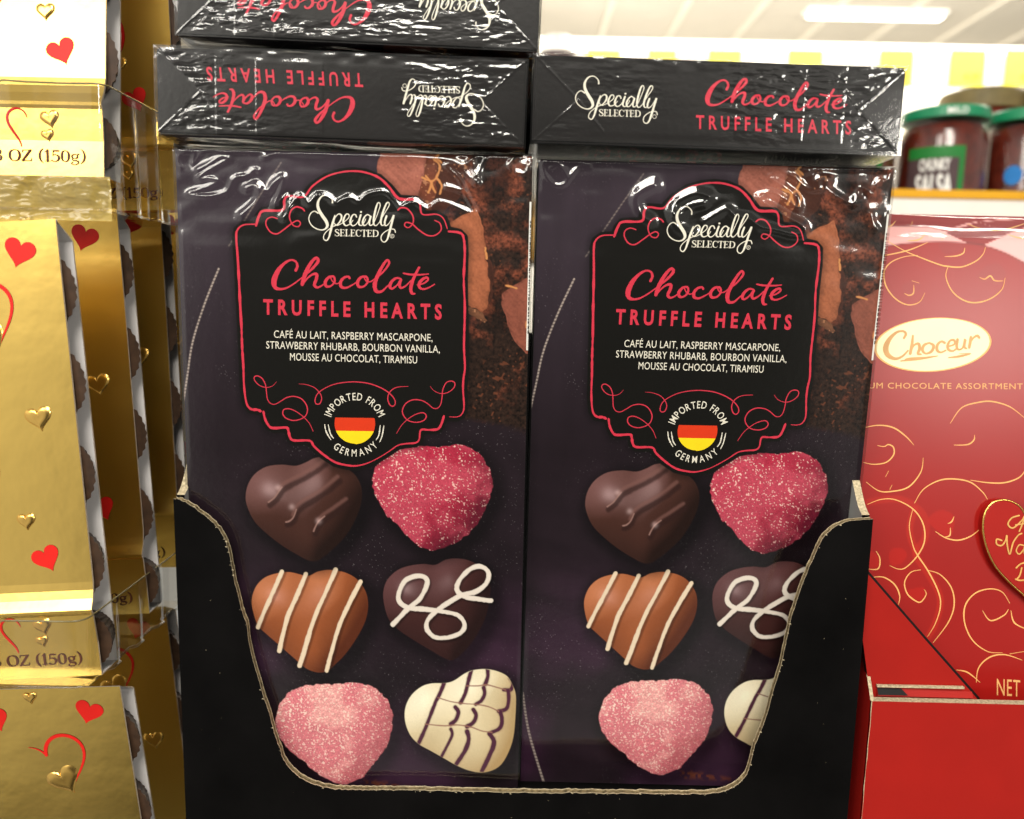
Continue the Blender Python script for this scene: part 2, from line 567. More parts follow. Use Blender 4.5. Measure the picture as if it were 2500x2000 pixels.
M_GOLDB = mat('embossed_gold_foil', (.90, .57, .15), .25, 1.0, var=.05, vscale=80)
M_BOARD = mat('white_board', lin((214, 210, 208)), .75, spec=.15, var=.05, vscale=100)
M_BOARDE = mat('board_edge', lin((206, 188, 166)), .85, spec=.1, var=.15, vscale=600)
M_REDINK = mat('red_ink', lin((214, 30, 22)), .45, spec=.3, var=.05, vscale=200)
M_BROWNINK = mat('brown_ink', lin((92, 48, 30)), .5, spec=.2, var=.1, vscale=300)
M_CUP = mat('brown_paper_cup', lin((60, 42, 29)), .55, spec=.3, var=.35, vscale=300)
M_FOIL = mat('crinkled_gold_foil', (.72, .50, .20), .28, 1.0, var=.1, vscale=200, bump=.0012, bscale=320)
M_TRAYPL = clear_mat('clear_tray_plastic', .06, tint=(.955, .95, .93), gain=2.2, bump=.0004, bscale=40)
M_RIM = mat('tray_plastic_rim', lin((120, 108, 74)), .12, spec=.6, var=.2, vscale=100)
M_RED = mat('red_box_print', rough=.28, spec=.42, attr='print')
M_REDC = mat('red_carton', lin((156, 25, 18)), .5, spec=.22, var=.05, vscale=60, bump=.00003, bscale=700)
M_GOLDINK = mat('gold_line_ink', lin((236, 176, 104)), .4, spec=.4, var=.06, vscale=200)
M_PLATE = mat('cream_badge_print', lin((250, 232, 180)), .32, spec=.5, var=.03, vscale=100)
M_GOLDTXT = mat('pale_gold_ink', lin((226, 170, 106)), .4, spec=.4, var=.05, vscale=200)

# ------------------------------------------------------------------ the truffle carton
W, H, D = 0.115, 0.224, 0.02576


def fr(u, v, l=0.0):                              # photo pixel on the left box's front -> carton coordinates (base at z = 0)
    p = U(u, v, 0.0)
    return (p[0], -l, p[2] + H)


T3_LOC, T3_ROT = np.array([0.11443, -0.00762, 0.00283]), (0.01432, 0.00191, 0.01003)
T2_LOC, T2_ROT = np.array([-0.00302, -0.00526, 0.00352]), (0.00446, 0.00531, 0.01584)
T1_LOC, T1_ROT = np.array([0.00084, 0.00266, 0.03545]), (0.00228, 0.00417, 0.02426)
RB_LOC, RB_ROT = np.array([0.11699, 0.00144, -0.00076]), (0.0024, 0.04347, 0.00423)
rot3 = lambda r: r_z(r[0]) @ r_x(r[1]) @ r_y(r[2])
T3_M = rot3(T3_ROT)


def en(u, v, l=0.0):                              # photo pixel on the end of the box lying face up -> carton coordinates
    d = ray(u, v)
    n = T3_M[:, 1]
    t = ((T3_LOC - CAM) @ n) / (d @ n)
    q = T3_M.T @ (CAM + d * t - T3_LOC)
    return (W - q[0], D - q[2], H + l)


# --- the printed picture on the front, one colour per vertex of a fine sheet
NC, NR = 620, 1200
gx = np.linspace(0, W, NC)
gz = np.linspace(0, -H, NR)
GX, GZ = np.meshgrid(gx, gz)
GU, GV = proj(np.stack([GX, np.zeros_like(GX), GZ], -1))

BORDER_TOP = A7([(420, 1078), (445, 1078), (435, 900), (425, 700), (415, 560), (425, 515), (460, 490), (530, 487), (545, 440), (570, 410), (680, 405), (690, 350), (715, 325), (800, 330), (850, 270), (930, 215), (1010, 190), (1080, 183), (1150, 190), (1230, 220), (1290, 275), (1345, 340), (1440, 345), (1465, 370), (1480, 430), (1560, 430), (1600, 455), (1625, 520), (1690, 535), (1715, 560), (1720, 650), (1715, 800), (1720, 1078)])[1:]
BORDER_BOT = B1c([(2000, 0), (1985, 150), (1990, 330), (1970, 390), (1930, 410), (1825, 405), (1800, 470), (1770, 512), (1690, 520), (1625, 522), (1612, 600), (1580, 630), (1500, 637), (1430, 652), (1360, 700), (1280, 750), (1180, 800), (1080, 825), (1000, 820), (900, 795), (800, 730), (720, 660), (680, 612), (550, 610), (515, 580), (500, 520), (480, 500), (380, 505), (340, 490), (305, 430), (290, 365), (240, 350), (180, 340), (145, 290), (125, 150), (120, 0)])
LABEL_POLY = np.vstack([BORDER_TOP, BORDER_BOT])

HEART_DARK = B2c([(935, 135), (880, 140), (830, 165), (770, 185), (690, 178), (600, 190), (530, 235), (490, 300), (478, 370), (490, 430), (530, 510), (600, 580), (690, 650), (780, 705), (850, 740), (900, 740), (930, 720), (970, 690), (1060, 600), (1120, 500), (1155, 400), (1155, 310), (1120, 240), (1070, 200), (1000, 150)])
HEART_RED = B2c([(1480, 65), (1560, 75), (1640, 72), (1730, 62), (1820, 95), (1880, 160), (1915, 240), (1920, 330), (1890, 420), (1840, 520), (1760, 600), (1680, 650), (1600, 675), (1550, 680), (1490, 650), (1420, 590), (1370, 530), (1310, 480), (1260, 400), (1225, 310), (1228, 240), (1245, 180), (1330, 110), (1400, 75)])
HEART_MILK = B2c([(840, 830), (900, 805), (970, 795), (1060, 810), (1130, 850), (1180, 920), (1195, 1000), (1180, 1090), (1130, 1190), (1060, 1290), (1000, 1350), (960, 1385), (900, 1395), (830, 1370), (760, 1310), (680, 1240), (600, 1170), (550, 1120), (520, 1030), (515, 960), (540, 890), (590, 840), (660, 815), (740, 808)])
HEART_SWIRL = B2c([(1590, 765), (1650, 735), (1720, 728), (1800, 745), (1880, 800), (1910, 880), (1905, 980), (1880, 1080), (1830, 1180), (1770, 1260), (1700, 1320), (1650, 1315), (1570, 1270), (1470, 1210), (1380, 1150), (1320, 1090), (1290, 1000), (1285, 920), (1310, 850), (1370, 795), (1440, 770), (1520, 760)])
HEART_PINK = B3c([(870, 270), (960, 268), (1040, 262), (1130, 258), (1220, 285), (1290, 340), (1330, 410), (1340, 480), (1325, 570), (1290, 650), (1230, 730), (1170, 800), (1100, 840), (1040, 850), (980, 835), (900, 790), (820, 720), (740, 660), (690, 600), (660, 530), (655, 450), (680, 380), (740, 310), (800, 280)])
HEART_WHITE = B3c([(1880, 178), (1950, 190), (2010, 220), (2040, 270), (2060, 330), (2058, 450), (2045, 580), (2010, 680), (1960, 750), (1880, 782), (1800, 775), (1720, 745), (1640, 700), (1560, 655), (1490, 615), (1440, 560), (1412, 480), (1415, 400), (1450, 330), (1510, 280), (1570, 262), (1650, 260), (1700, 245), (1760, 205), (1810, 185)])


def blend(C, sl, m, c):
    m = m[..., None]
    C[sl] = C[sl] * (1 - m) + c * m


def region(poly, pad=25):
    lo, hi = np.min(poly, 0) - pad, np.max(poly, 0) + pad
    ok = (GU > lo[0]) & (GU < hi[0]) & (GV > lo[1]) & (GV < hi[1])
    r = np.where(ok.any(1))[0]; c = np.where(ok.any(0))[0]
    return (slice(r[0], r[-1] + 1), slice(c[0], c[-1] + 1))


def dome(sd, R):
    """height and slope of a rounded sweet with the given outline, for drawing its picture"""
    t = np.clip(-sd / R, 0, 1)
    h0 = np.sqrt(np.clip(1 - (1 - t) ** 2, 0, 1)) * R * .8

    def box(z, k, ax):
        c = np.cumsum(np.concatenate([np.repeat(np.take(z, [0], ax), k + 1, ax), z, np.repeat(np.take(z, [-1], ax), k, ax)], ax), ax)
        n_ = z.shape[ax]
        return (np.take(c, np.arange(2 * k + 1, 2 * k + 1 + n_), ax) - np.take(c, np.arange(0, n_), ax)) / (2 * k + 1)
    hb_, hs_ = h0, h0
    for _ in range(3):
        hb_ = box(box(hb_, 13, 0), 13, 1)
        hs_ = box(box(hs_, 3, 0), 3, 1)
    h = .72 * hb_ + .28 * hs_
    gy, gx_ = np.gradient(h)
    s = 1.75
    n = np.stack([-gx_ / s, -gy / s, np.ones_like(h)], -1)
    return n / np.linalg.norm(n, axis=-1, keepdims=True)


def paint_front():
    u, v = GU, GV
    C = np.zeros(u.shape + (3,))
    n1 = fbm(u, v, 260, 420, 1)
    n2 = fbm(u, v, 30, 90, 5)
    # dark cloth: greyer lilac at the upper left, deep plum below
    t = sstep(420, 1150, v + .25 * (u - 430))
    base = lin((58, 48, 58)) * (1 - t)[..., None] + lin((33, 23, 30)) * t[..., None]
    plum = lin((62, 36, 58))
    k = sstep(1300, 1650, v) * sstep(.0, .9, fbm(u, v, 320, 260, 9) + .55) * .8
    base = base * (1 - k)[..., None] + plum * k[..., None]
    base = base * (1 + .22 * n1 + .12 * n2)[..., None]
    weave = np.sin(u * 1.05 + .2 * v) * np.sin(v * .95 - .12 * u)
    base *= (1 + .10 * weave * sstep(-.4, .5, n1))[..., None]
    folds = fbm(u * .8 + v * .6, v - u * .3, 400, 90, 21)
    base *= (1 + (.42 * folds) * sstep(900, 1300, v))[..., None]
    C[:] = base
    # pale dots of the weave and crumbs
    fl = rng.random(u.shape)
    dots = (fl > .992) * sstep(-.25, .5, fbm(u, v, 150, 150, 33)) * rng.random(u.shape)
    C += (dots * .26)[..., None] * np.array([1, .9, .95])
    # the corner fold of the cloth at the upper left, with stitched hems
    for pts, wd, st in ((A7([(670, 130), (560, 300), (370, 610)]), 2.2, .35), (FV([(460, 565), (430, 640), (405, 720), (394, 790), (385, 850)]), 2.6, .9), (FV([(410, 1470), (430, 1560), (470, 1672)]), 3.2, .8)):
        p = spline(pts, 6)
        sl = region(p, 12)
        d = seg_dist(u[sl], v[sl], p, False)
        dash = .5 + .5 * np.sin(v[sl] * .75)
        blend(C, sl, (1 - sstep(wd * .5, wd * 1.2, d)) * st * (.35 + .65 * (dash > .35)), lin((176, 160, 152)))
    # cocoa powder behind the chocolate at the right
    edge = 1090 + 90 * fbm(v, v * 0, 160, 160, 41) - 110 * sstep(760, 900, v) + 420 * sstep(960, 1090, v)
    m = sstep(-40, 60, u - edge)
    gr = fbm(u, v, 42, 42, 51, 5)
    gr2 = fbm(u, v, 150, 130, 57, 3)
    coc = lin((40, 26, 20)) * (1 - sstep(-.1, .75, gr + gr2 * .8))[..., None] + lin((112, 58, 40)) * sstep(-.1, .75, gr + gr2 * .8)[..., None]
    coc = coc * (1 + .55 * noise(u, v, 6, 6, 61) + .45 * noise(u, v, 3, 3, 62))[..., None].clip(.1, 3)
    bits = .6 * sstep(.55, .85, noise(u + .5 * v, v - .4 * u, 7, 7, 63)) * sstep(-.2, .5, noise(u, v, 70, 70, 64))
    coc = coc * (1 - .7 * bits)[..., None] + lin((138, 78, 52)) * (.7 * bits)[..., None]
    dark = sstep(.1, .6, noise(u, v, 110, 190, 67))
    coc = coc * (1 - .75 * dark)[..., None]
    C[:] = C * (1 - m)[..., None] + coc * m[..., None]
    # a pinch of cocoa at the bottom edge
    p = B3c([(1160, 825), (1230, 822), (1380, 850), (1500, 870), (1480, 890), (1180, 880)])
    sl = region(p)
    blend(C, sl, sstep(6, -14, seg_dist(u[sl], v[sl], p)) * sstep(-.2, .4, noise(u[sl], v[sl], 7, 7, 71)) * .8, lin((118, 62, 38)))
    # broken chocolate
    def chunk(pts, c, seed, edge_c=None):
        p = np.asarray(pts)
        sl = region(p)
        uu, vv = u[sl], v[sl]
        sd = seg_dist(uu + 3 * noise(uu, vv, 14, 14, seed), vv + 3 * noise(uu, vv, 14, 14, seed + 1), p)
        cc = lin(c) * (1 + .20 * fbm(uu, vv, 70, 40, seed + 2) + .13 * noise(uu, vv, 4, 4, seed + 3) + .10 * noise(uu + vv, vv - uu, 30, 7, seed + 4) - .22 * sstep(10, 0, -sd) + .35 * sstep(5, 0, -sd) * (noise(uu, vv, 25, 25, seed + 6) > .1))[..., None].clip(.3, 2)
        crumb = (noise(uu, vv, 5, 5, seed + 7) > .72) * sstep(.2, .6, noise(uu, vv, 60, 60, seed + 8))
        cc = cc * (1 - .5 * crumb)[..., None] + lin((214, 150, 110)) * (.5 * crumb)[..., None]
        blend(C, sl, sstep(1.2, -1.2, sd), cc)
    chunk(A7([(1560, 70), (1760, 60), (1740, 180), (1690, 330), (1600, 420), (1500, 400), (1480, 200)]), (70, 38, 28), 82)
    chunk(A7([(1240, 70), (1505, 72), (1485, 210), (1450, 320), (1370, 370), (1290, 260), (1215, 190)]), (168, 100, 84), 81)
    chunk(A7([(1505, 72), (1565, 80), (1560, 300), (1530, 400), (1500, 405), (1455, 330), (1488, 205)]), (110, 58, 40), 83)
    chunk(A7([(1600, 520), (1640, 470), (1700, 435), (1790, 395), (1830, 500), (1842, 600), (1862, 730), (1872, 850), (1850, 960), (1820, 985), (1740, 950), (1600, 900)]), (164, 96, 66), 84)
    chunk(A7([(1735, 955), (1820, 985), (1845, 1035), (1830, 1050), (1735, 985)]), (120, 78, 56), 85)
    chunk(FV([(1057, 618), (1085, 597), (1112, 582), (1126, 572), (1126, 748), (1108, 744), (1085, 718), (1070, 682), (1058, 640)]), (142, 80, 64), 86)
    chunk(A7([(1835, 620), (1852, 700), (1870, 850), (1850, 960), (1880, 900), (1890, 760), (1862, 640)]), (70, 38, 28), 87)
    for pts in ([(1500, 205), (1530, 250), (1515, 300)], [(1545, 110), (1580, 150), (1560, 215), (1530, 235), (1480, 215)], [(1530, 235), (1540, 270), (1555, 300)], [(1560, 215), (1590, 260), (1580, 310)], [(1575, 85), (1560, 100), (1590, 130)], [(1840, 620), (1850, 680)], [(1960, 835), (2020, 850)], [(2080, 1040), (2075, 1075)]):
        p = spline(A7(pts), 5)
        sl = region(p, 8)
        blend(C, sl, 1 - sstep(1.4, 3.4, seg_dist(u[sl], v[sl], p, False) + noise(u[sl], v[sl], 6, 6, 90)), lin((206, 138, 84)))

    Ld = np.array([-.55, -.5, .67]); Ld = Ld / np.linalg.norm(Ld)

    def sweet(poly, R):
        p = spline(poly, 4, True)
        sl = region(p, 45)
        sd = seg_dist(u[sl], v[sl], p)
        # printed soft shadow of the sweet on the cloth
        sh = sstep(42, 0, seg_dist(u[sl] - 12, v[sl] - 12, p)) * .65
        C[sl] *= (1 - sh)[..., None]
        return sl, sd, dome(sd, R)

    def glaze(sl, sd, n, dark, mid, hi, spec=.25, sp=26, spc=(225, 200, 205)):
        df = np.clip(n @ Ld, 0, 1)
        c = lin(dark) * (1 - df)[..., None] + lin(mid) * df[..., None]
        c = c + (lin(hi) - c) * (np.clip(df - .62, 0, 1) * 2.2)[..., None].clip(0, 1)
        hv = Ld + np.array([0, 0, 1]); hv = hv / np.linalg.norm(hv)
        c = c + (np.clip(n @ hv, 0, 1) ** sp * spec)[..., None] * lin(spc)
        c = c * (1 + .06 * fbm(u[sl], v[sl], 50, 50, 99) + .035 * np.random.default_rng(5).standard_normal(df.shape))[..., None].clip(.5, 1.6)
        blend(C, sl, sstep(1.2, -1.2, sd), c)

    def line(pts, w, c, a=1.0, soft=1.0, clip=None, shadow=True, n=7, off=(3, 3)):
        p = spline(pts, n)
        sl = region(p, 14)
        uu, vv = u[sl], v[sl]
        mk = 1.0 if clip is None else sstep(1, -1, seg_dist(uu, vv, clip))
        if shadow:
            ds = seg_dist(uu - off[0], vv - off[1], p, False)
            C[sl] *= (1 - .5 * (1 - sstep(w * .4, w * .95, ds)) * mk)[..., None]
        d = seg_dist(uu, vv, p, False)
        d = d + .09 * w * noise(uu, vv, 22, 22, 77) + .04 * w * noise(uu, vv, 6, 6, 78)
        e = (1 - sstep(w * .5 - soft, w * .5 + soft, d)) * a * mk
        body = (.78 + .22 * np.sqrt(np.clip(1 - (d / (w * .5 + .5)) ** 2, 0, 1)))
        blend(C, sl, e, lin(c) * body[..., None])

    # the milk chocolate heart piped with cream
    sl, sd, n = sweet(HEART_MILK, 110)
    glaze(sl, sd, n, (88, 40, 20), (176, 98, 56), (196, 124, 86), .18, 40)
    for pts in ([(690, 805), (640, 920), (590, 1030), (550, 1130)], [(830, 820), (780, 940), (720, 1080), (675, 1270)], [(1005, 795), (950, 920), (880, 1080), (795, 1355)], [(1150, 865), (1090, 980), (1020, 1140), (952, 1385)]):
        line(B2c(pts), 10.5, (236, 214, 186), off=(5, 2))
    # the dark one with the cream flourish
    sl, sd, n = sweet(HEART_SWIRL, 110)
    glaze(sl, sd, n, (34, 16, 16), (76, 42, 40), (104, 68, 70), .22, 60)
    line(B2c([(1340, 1115), (1420, 1030), (1500, 960), (1540, 880), (1530, 840), (1480, 830), (1410, 860), (1375, 930), (1380, 980), (1430, 1015), (1530, 1025), (1640, 1040), (1720, 1060), (1760, 1110), (1740, 1160), (1670, 1190), (1590, 1190), (1545, 1150), (1540, 1100), (1580, 1050), (1660, 990), (1740, 945), (1830, 920), (1890, 870), (1900, 810), (1860, 775), (1800, 785), (1740, 840), (1715, 900), (1740, 940), (1800, 960), (1915, 975)]), 11, (232, 220, 208), off=(3, 4))
    # the plain dark one with three ridges
    sl, sd, n = sweet(HEART_DARK, 120)
    glaze(sl, sd, n, (32, 16, 12), (84, 50, 42), (124, 86, 84), .26, 34)
    for pts in ([(940, 160), (880, 205), (800, 250), (730, 285), (690, 310), (668, 340), (645, 372), (612, 398)], [(1020, 260), (960, 310), (880, 365), (810, 405), (775, 440), (758, 485), (735, 508), (714, 514)], [(1070, 390), (1000, 440), (940, 480), (905, 510), (885, 545), (876, 568)]):
        q = B2c(pts)
        line(q + np.array([4, 7]), 13, (44, 24, 22), .75, 4, HEART_DARK, False)
        line(q[:-2] + np.array([-2, -5]), 9, (122, 84, 78), .55, 4, HEART_DARK, False)
        line(q[-4:], 3.5, (158, 120, 112), .8, 1.5, HEART_DARK, False)
    for cx_, cy_ in ((668, 312), (748, 425), (905, 508)):
        q = B2c([(cx_, cy_)])[0]
        sl = region(np.array([q]), 26)
        d = np.hypot(u[sl] - q[0], v[sl] - q[1])
        C[sl] += (np.exp(-(d / 7) ** 2) * .28)[..., None] * lin((235, 205, 205))

    def sugar(poly, R, dark, mid, hi, spk, dens, seed, size=1):
        p = spline(poly, 4, True)
        sl = region(p, 45)
        uu, vv = u[sl], v[sl]
        sh = sstep(42, 0, seg_dist(uu - 10, vv - 12, p)) * .6
        C[sl] *= (1 - sh)[..., None]
        sd = seg_dist(uu + 2.5 * noise(uu, vv, 9, 9, seed), vv + 2.5 * noise(uu, vv, 9, 9, seed + 1), p)
        n = dome(sd, R)
        n[..., 0] += .10 * noise(uu, vv, 38, 38, seed + 2); n[..., 1] += .10 * noise(uu, vv, 38, 38, seed + 3)
        df = np.clip(n @ Ld, 0, 1)
        c = lin(dark) * (1 - df)[..., None] + lin(mid) * df[..., None]
        b = sstep(.1, .7, fbm(uu, vv, 90, 90, seed + 4) + .3 * df)
        c = c * (1 - .55 * b)[..., None] + lin(hi) * (.55 * b)[..., None]
        def grain(sd_, k):
            g_ = np.random.default_rng(sd_).standard_normal(uu.shape)
            for _ in range(k):
                g_ = g_ + .6 * (np.roll(g_, 1, 0) + np.roll(g_, -1, 0) + np.roll(g_, 1, 1) + np.roll(g_, -1, 1))
            return g_ / g_.std()
        c = c * (1 + .11 * grain(seed + 5, 1))[..., None].clip(.5, 1.6)
        clump = .45 * noise(uu, vv, 16, 16, seed + 7) + .25 * (df - .6)
        s = sstep(dens, dens + .5, grain(seed + 6, size) + clump) * (.30 + .7 * df)
        c = c * (1 - s)[..., None] + lin(spk) * s[..., None]
        blend(C, sl, sstep(1.5, -1.5, sd), c)

    sugar(HEART_RED, 95, (96, 22, 40), (184, 46, 72), (206, 84, 104), (250, 206, 196), 1.25, 101, 2)
    sugar(HEART_PINK, 95, (176, 92, 100), (228, 128, 138), (246, 186, 178), (252, 222, 208), .85, 131, 2)
    # the white one, combed with plum lines
    sl, sd, n = sweet(HEART_WHITE, 90)
    glaze(sl, sd, n, (176, 146, 100), (242, 228, 190), (250, 240, 214), .10, 30, (255, 250, 235))
    wl_ = [([(1640, 262), (1612, 330), (1590, 372), (1560, 450), (1535, 515), (1490, 615)], 6), ([(1800, 186), (1785, 240), (1775, 280), (1760, 330), (1738, 374)], 6),
           ([(1895, 178), (1896, 220), (1882, 264)], 6), ([(2028, 232), (2042, 262), (2030, 298), (1990, 300)], 6),
           ([(1872, 288), (1878, 320), (1860, 360), (1825, 384)], 6), ([(2015, 305), (2018, 360), (2005, 410), (1960, 425)], 6),
           ([(1705, 400), (1724, 430), (1710, 475), (1680, 500)], 6), ([(1812, 414), (1828, 450), (1812, 490), (1775, 514)], 6), ([(1970, 428), (1980, 480), (1965, 525), (1920, 548)], 6),
           ([(1680, 530), (1688, 560), (1668, 610), (1625, 690)], 5), ([(1775, 545), (1785, 590), (1760, 660), (1705, 745)], 7), ([(1905, 556), (1932, 600), (1918, 660), (1860, 780)], 7)]
    for pts, w in wl_:
        line(B3c(pts), w * 2.0, (150, 104, 92), .5, 2.5, HEART_WHITE, False)
        line(B3c(pts), w * 1.5, (78, 36, 58), 1, 1.3, HEART_WHITE, False)
    for pts in ([(1770, 276), (1840, 276), (1890, 270), (1950, 285), (2000, 300)], [(1605, 345), (1680, 368), (1760, 380), (1830, 385), (1900, 398), (1960, 425)], [(1530, 500), (1640, 510), (1720, 505), (1800, 518), (1860, 540), (1920, 548)]):
        line(B3c(pts), 3.2, (150, 104, 92), .9, 1.2, HEART_WHITE, False)
    # the black label
    sd = seg_dist(u, v, LABEL_POLY)
    C[:] = C * (1 - .35 * sstep(30, 12, sd))[..., None]
    blend(C, (slice(None), slice(None)), sstep(12.5, 10.5, sd), lin((14, 13, 10)) * (1 + .15 * n1)[..., None])
    return np.clip(C, 0.001, 1)


FRONT_RGB = paint_front()


def clip_tag(o, label=None, cat=None, group=None, kind=None):
    if label: o['label'] = label
    if cat: o['category'] = cat
    if group: o['group'] = group
    if kind: o['kind'] = kind
    return o


def empty(name, label=None, cat=None, group=None):
    o = bpy.data.objects.new(name, None)
    o.empty_display_size = .02
    col.objects.link(o)
    return clip_tag(o, label, cat, group)


SPECIALLY = [  # pen strokes read in the A8 crop; (points, widths)
    ([(916, 186), (914, 162), (893, 136), (862, 124), (824, 138), (797, 184), (801, 236), (832, 292), (864, 338), (874, 374), (858, 400), (826, 410), (780, 398), (740, 366), (722, 318), (738, 274), (768, 256), (798, 272)], [13, 9, 7, 8, 12, 19, 24, 26, 26, 22, 14, 9, 8, 8, 8, 8, 8, 11]),
    ([(936, 290), (920, 345), (903, 410), (888, 468), (868, 497), (845, 484), (846, 452), (874, 416), (918, 384), (960, 362), (988, 322), (988, 288), (964, 280), (936, 312), (926, 352)], [9, 17, 18, 13, 9, 8, 7, 7, 7, 9, 14, 13, 8, 8, 9]),
    ([(926, 352), (952, 372), (985, 360), (1020, 338), (1050, 308), (1050, 284), (1030, 280), (1012, 310), (1006, 346), (1024, 374), (1060, 362), (1085, 330)], [7, 7, 6, 6, 7, 9, 9, 14, 16, 10, 7, 6]),
    ([(1114, 304), (1104, 284), (1082, 288), (1066, 322), (1064, 354), (1084, 376), (1115, 358), (1142, 310)], [11, 9, 10, 16, 15, 9, 7, 6]),
    ([(1148, 288), (1136, 330), (1133, 360), (1150, 374), (1172, 356), (1190, 320)], [15, 16, 14, 8, 6, 6]), ([(1150, 262), (1152, 262)], [15, 15]),
    ([(1228, 302), (1208, 284), (1184, 298), (1166, 336), (1168, 366), (1186, 372), (1210, 346), (1232, 296), (1220, 340), (1222, 368), (1240, 370), (1262, 340)], [9, 9, 11, 15, 14, 8, 7, 14, 15, 12, 7, 6]),
    ([(1262, 340), (1290, 268), (1308, 210), (1300, 186), (1284, 198), (1266, 260), (1254, 330), (1258, 366), (1276, 374), (1300, 350)], [6, 6, 7, 8, 12, 16, 16, 12, 7, 6]),
    ([(1300, 350), (1345, 272), (1382, 208), (1376, 184), (1358, 196), (1332, 262), (1314, 332), (1318, 366), (1334, 372), (1352, 350)], [6, 6, 7, 8, 12, 16, 16, 12, 7, 6]),
    ([(1360, 296), (1346, 344), (1350, 374), (1372, 366), (1398, 330), (1420, 290), (1402, 360), (1384, 430), (1366, 488), (1342, 510), (1318, 492), (1320, 456), (1350, 424), (1392, 404), (1424, 406), (1434, 430)], [15, 15, 10, 7, 7, 14, 17, 18, 13, 8, 8, 8, 7, 7, 8, 8]),
]
CHOC = [
    ([(615, 742), (628, 705), (612, 668), (570, 658), (515, 690), (465, 752), (436, 828), (446, 882), (490, 896), (545, 884), (605, 848), (660, 806)], [24, 22, 18, 18, 26, 40, 46, 34, 20, 15, 12, 10]),
    ([(655, 812), (705, 770), (758, 720), (798, 668), (786, 640), (756, 660), (716, 720), (686, 790), (668, 858)], [12, 16, 22, 26, 24, 26, 34, 36, 30]),
    ([(676, 852), (712, 806), (752, 776), (786, 774), (784, 812), (768, 858), (786, 882), (822, 872), (862, 840)], [12, 14, 18, 26, 28, 26, 20, 14, 10]),
    ([(925, 790), (888, 798), (858, 836), (866, 872), (900, 872), (932, 840), (930, 800), (902, 794), (915, 830), (950, 852), (985, 838)], [16, 22, 28, 24, 16, 18, 18, 12, 10, 11, 10]),
    ([(1058, 808), (1046, 794), (1012, 802), (984, 836), (988, 876), (1026, 886), (1072, 866), (1118, 838)], [20, 18, 22, 28, 26, 18, 13, 10]),
    ([(1192, 792), (1150, 800), (1122, 840), (1134, 876), (1174, 874), (1204, 840), (1200, 800), (1178, 800), (1196, 832), (1232, 834), (1270, 806)], [16, 22, 28, 24, 16, 18, 18, 12, 10, 11, 12]),
    ([(1262, 812), (1318, 770), (1364, 716), (1382, 680), (1366, 658), (1334, 696), (1292, 776), (1264, 856), (1276, 912), (1318, 916), (1360, 880), (1400, 840)], [12, 14, 17, 20, 20, 24, 32, 36, 30, 20, 13, 10]),
    ([(1478, 812), (1440, 806), (1402, 836), (1388, 876), (1408, 892), (1448, 862), (1480, 816), (1466, 858), (1480, 886), (1520, 868), (1562, 826)], [16, 18, 26, 26, 18, 14, 20, 26, 20, 14, 10]),
    ([(1628, 720), (1600, 772), (1574, 832), (1560, 892), (1570, 930), (1594, 934)], [20, 24, 28, 30, 24, 12]),
    ([(1500, 766), (1556, 776), (1634, 778), (1706, 772)], [13, 17, 15, 9]),
    ([(1612, 862), (1664, 850), (1700, 822), (1694, 802), (1662, 812), (1632, 846), (1632, 882), (1664, 896), (1708, 884), (1756, 856)], [10, 13, 17, 20, 24, 28, 24, 17, 13, 8]),
]


def end_map(crop_pts, wf, src0, src1, dst0, dst1):
    """move strokes drawn on the front to the box end: two anchor points and a uniform scale"""
    s0, s1, d0, d1 = map(lambda q: np.array(q, float), (src0, src1, dst0, dst1))
    e, g = s1 - s0, d1 - d0
    k = np.hypot(*g) / np.hypot(*e)
    a = math.atan2(g[1], g[0]) - math.atan2(e[1], e[0])
    Rm = np.array([[math.cos(a), -math.sin(a)], [math.sin(a), math.cos(a)]]) * k
    return (np.asarray(crop_pts, float) - s0) @ Rm.T + d0, np.asarray(wf, float) * k


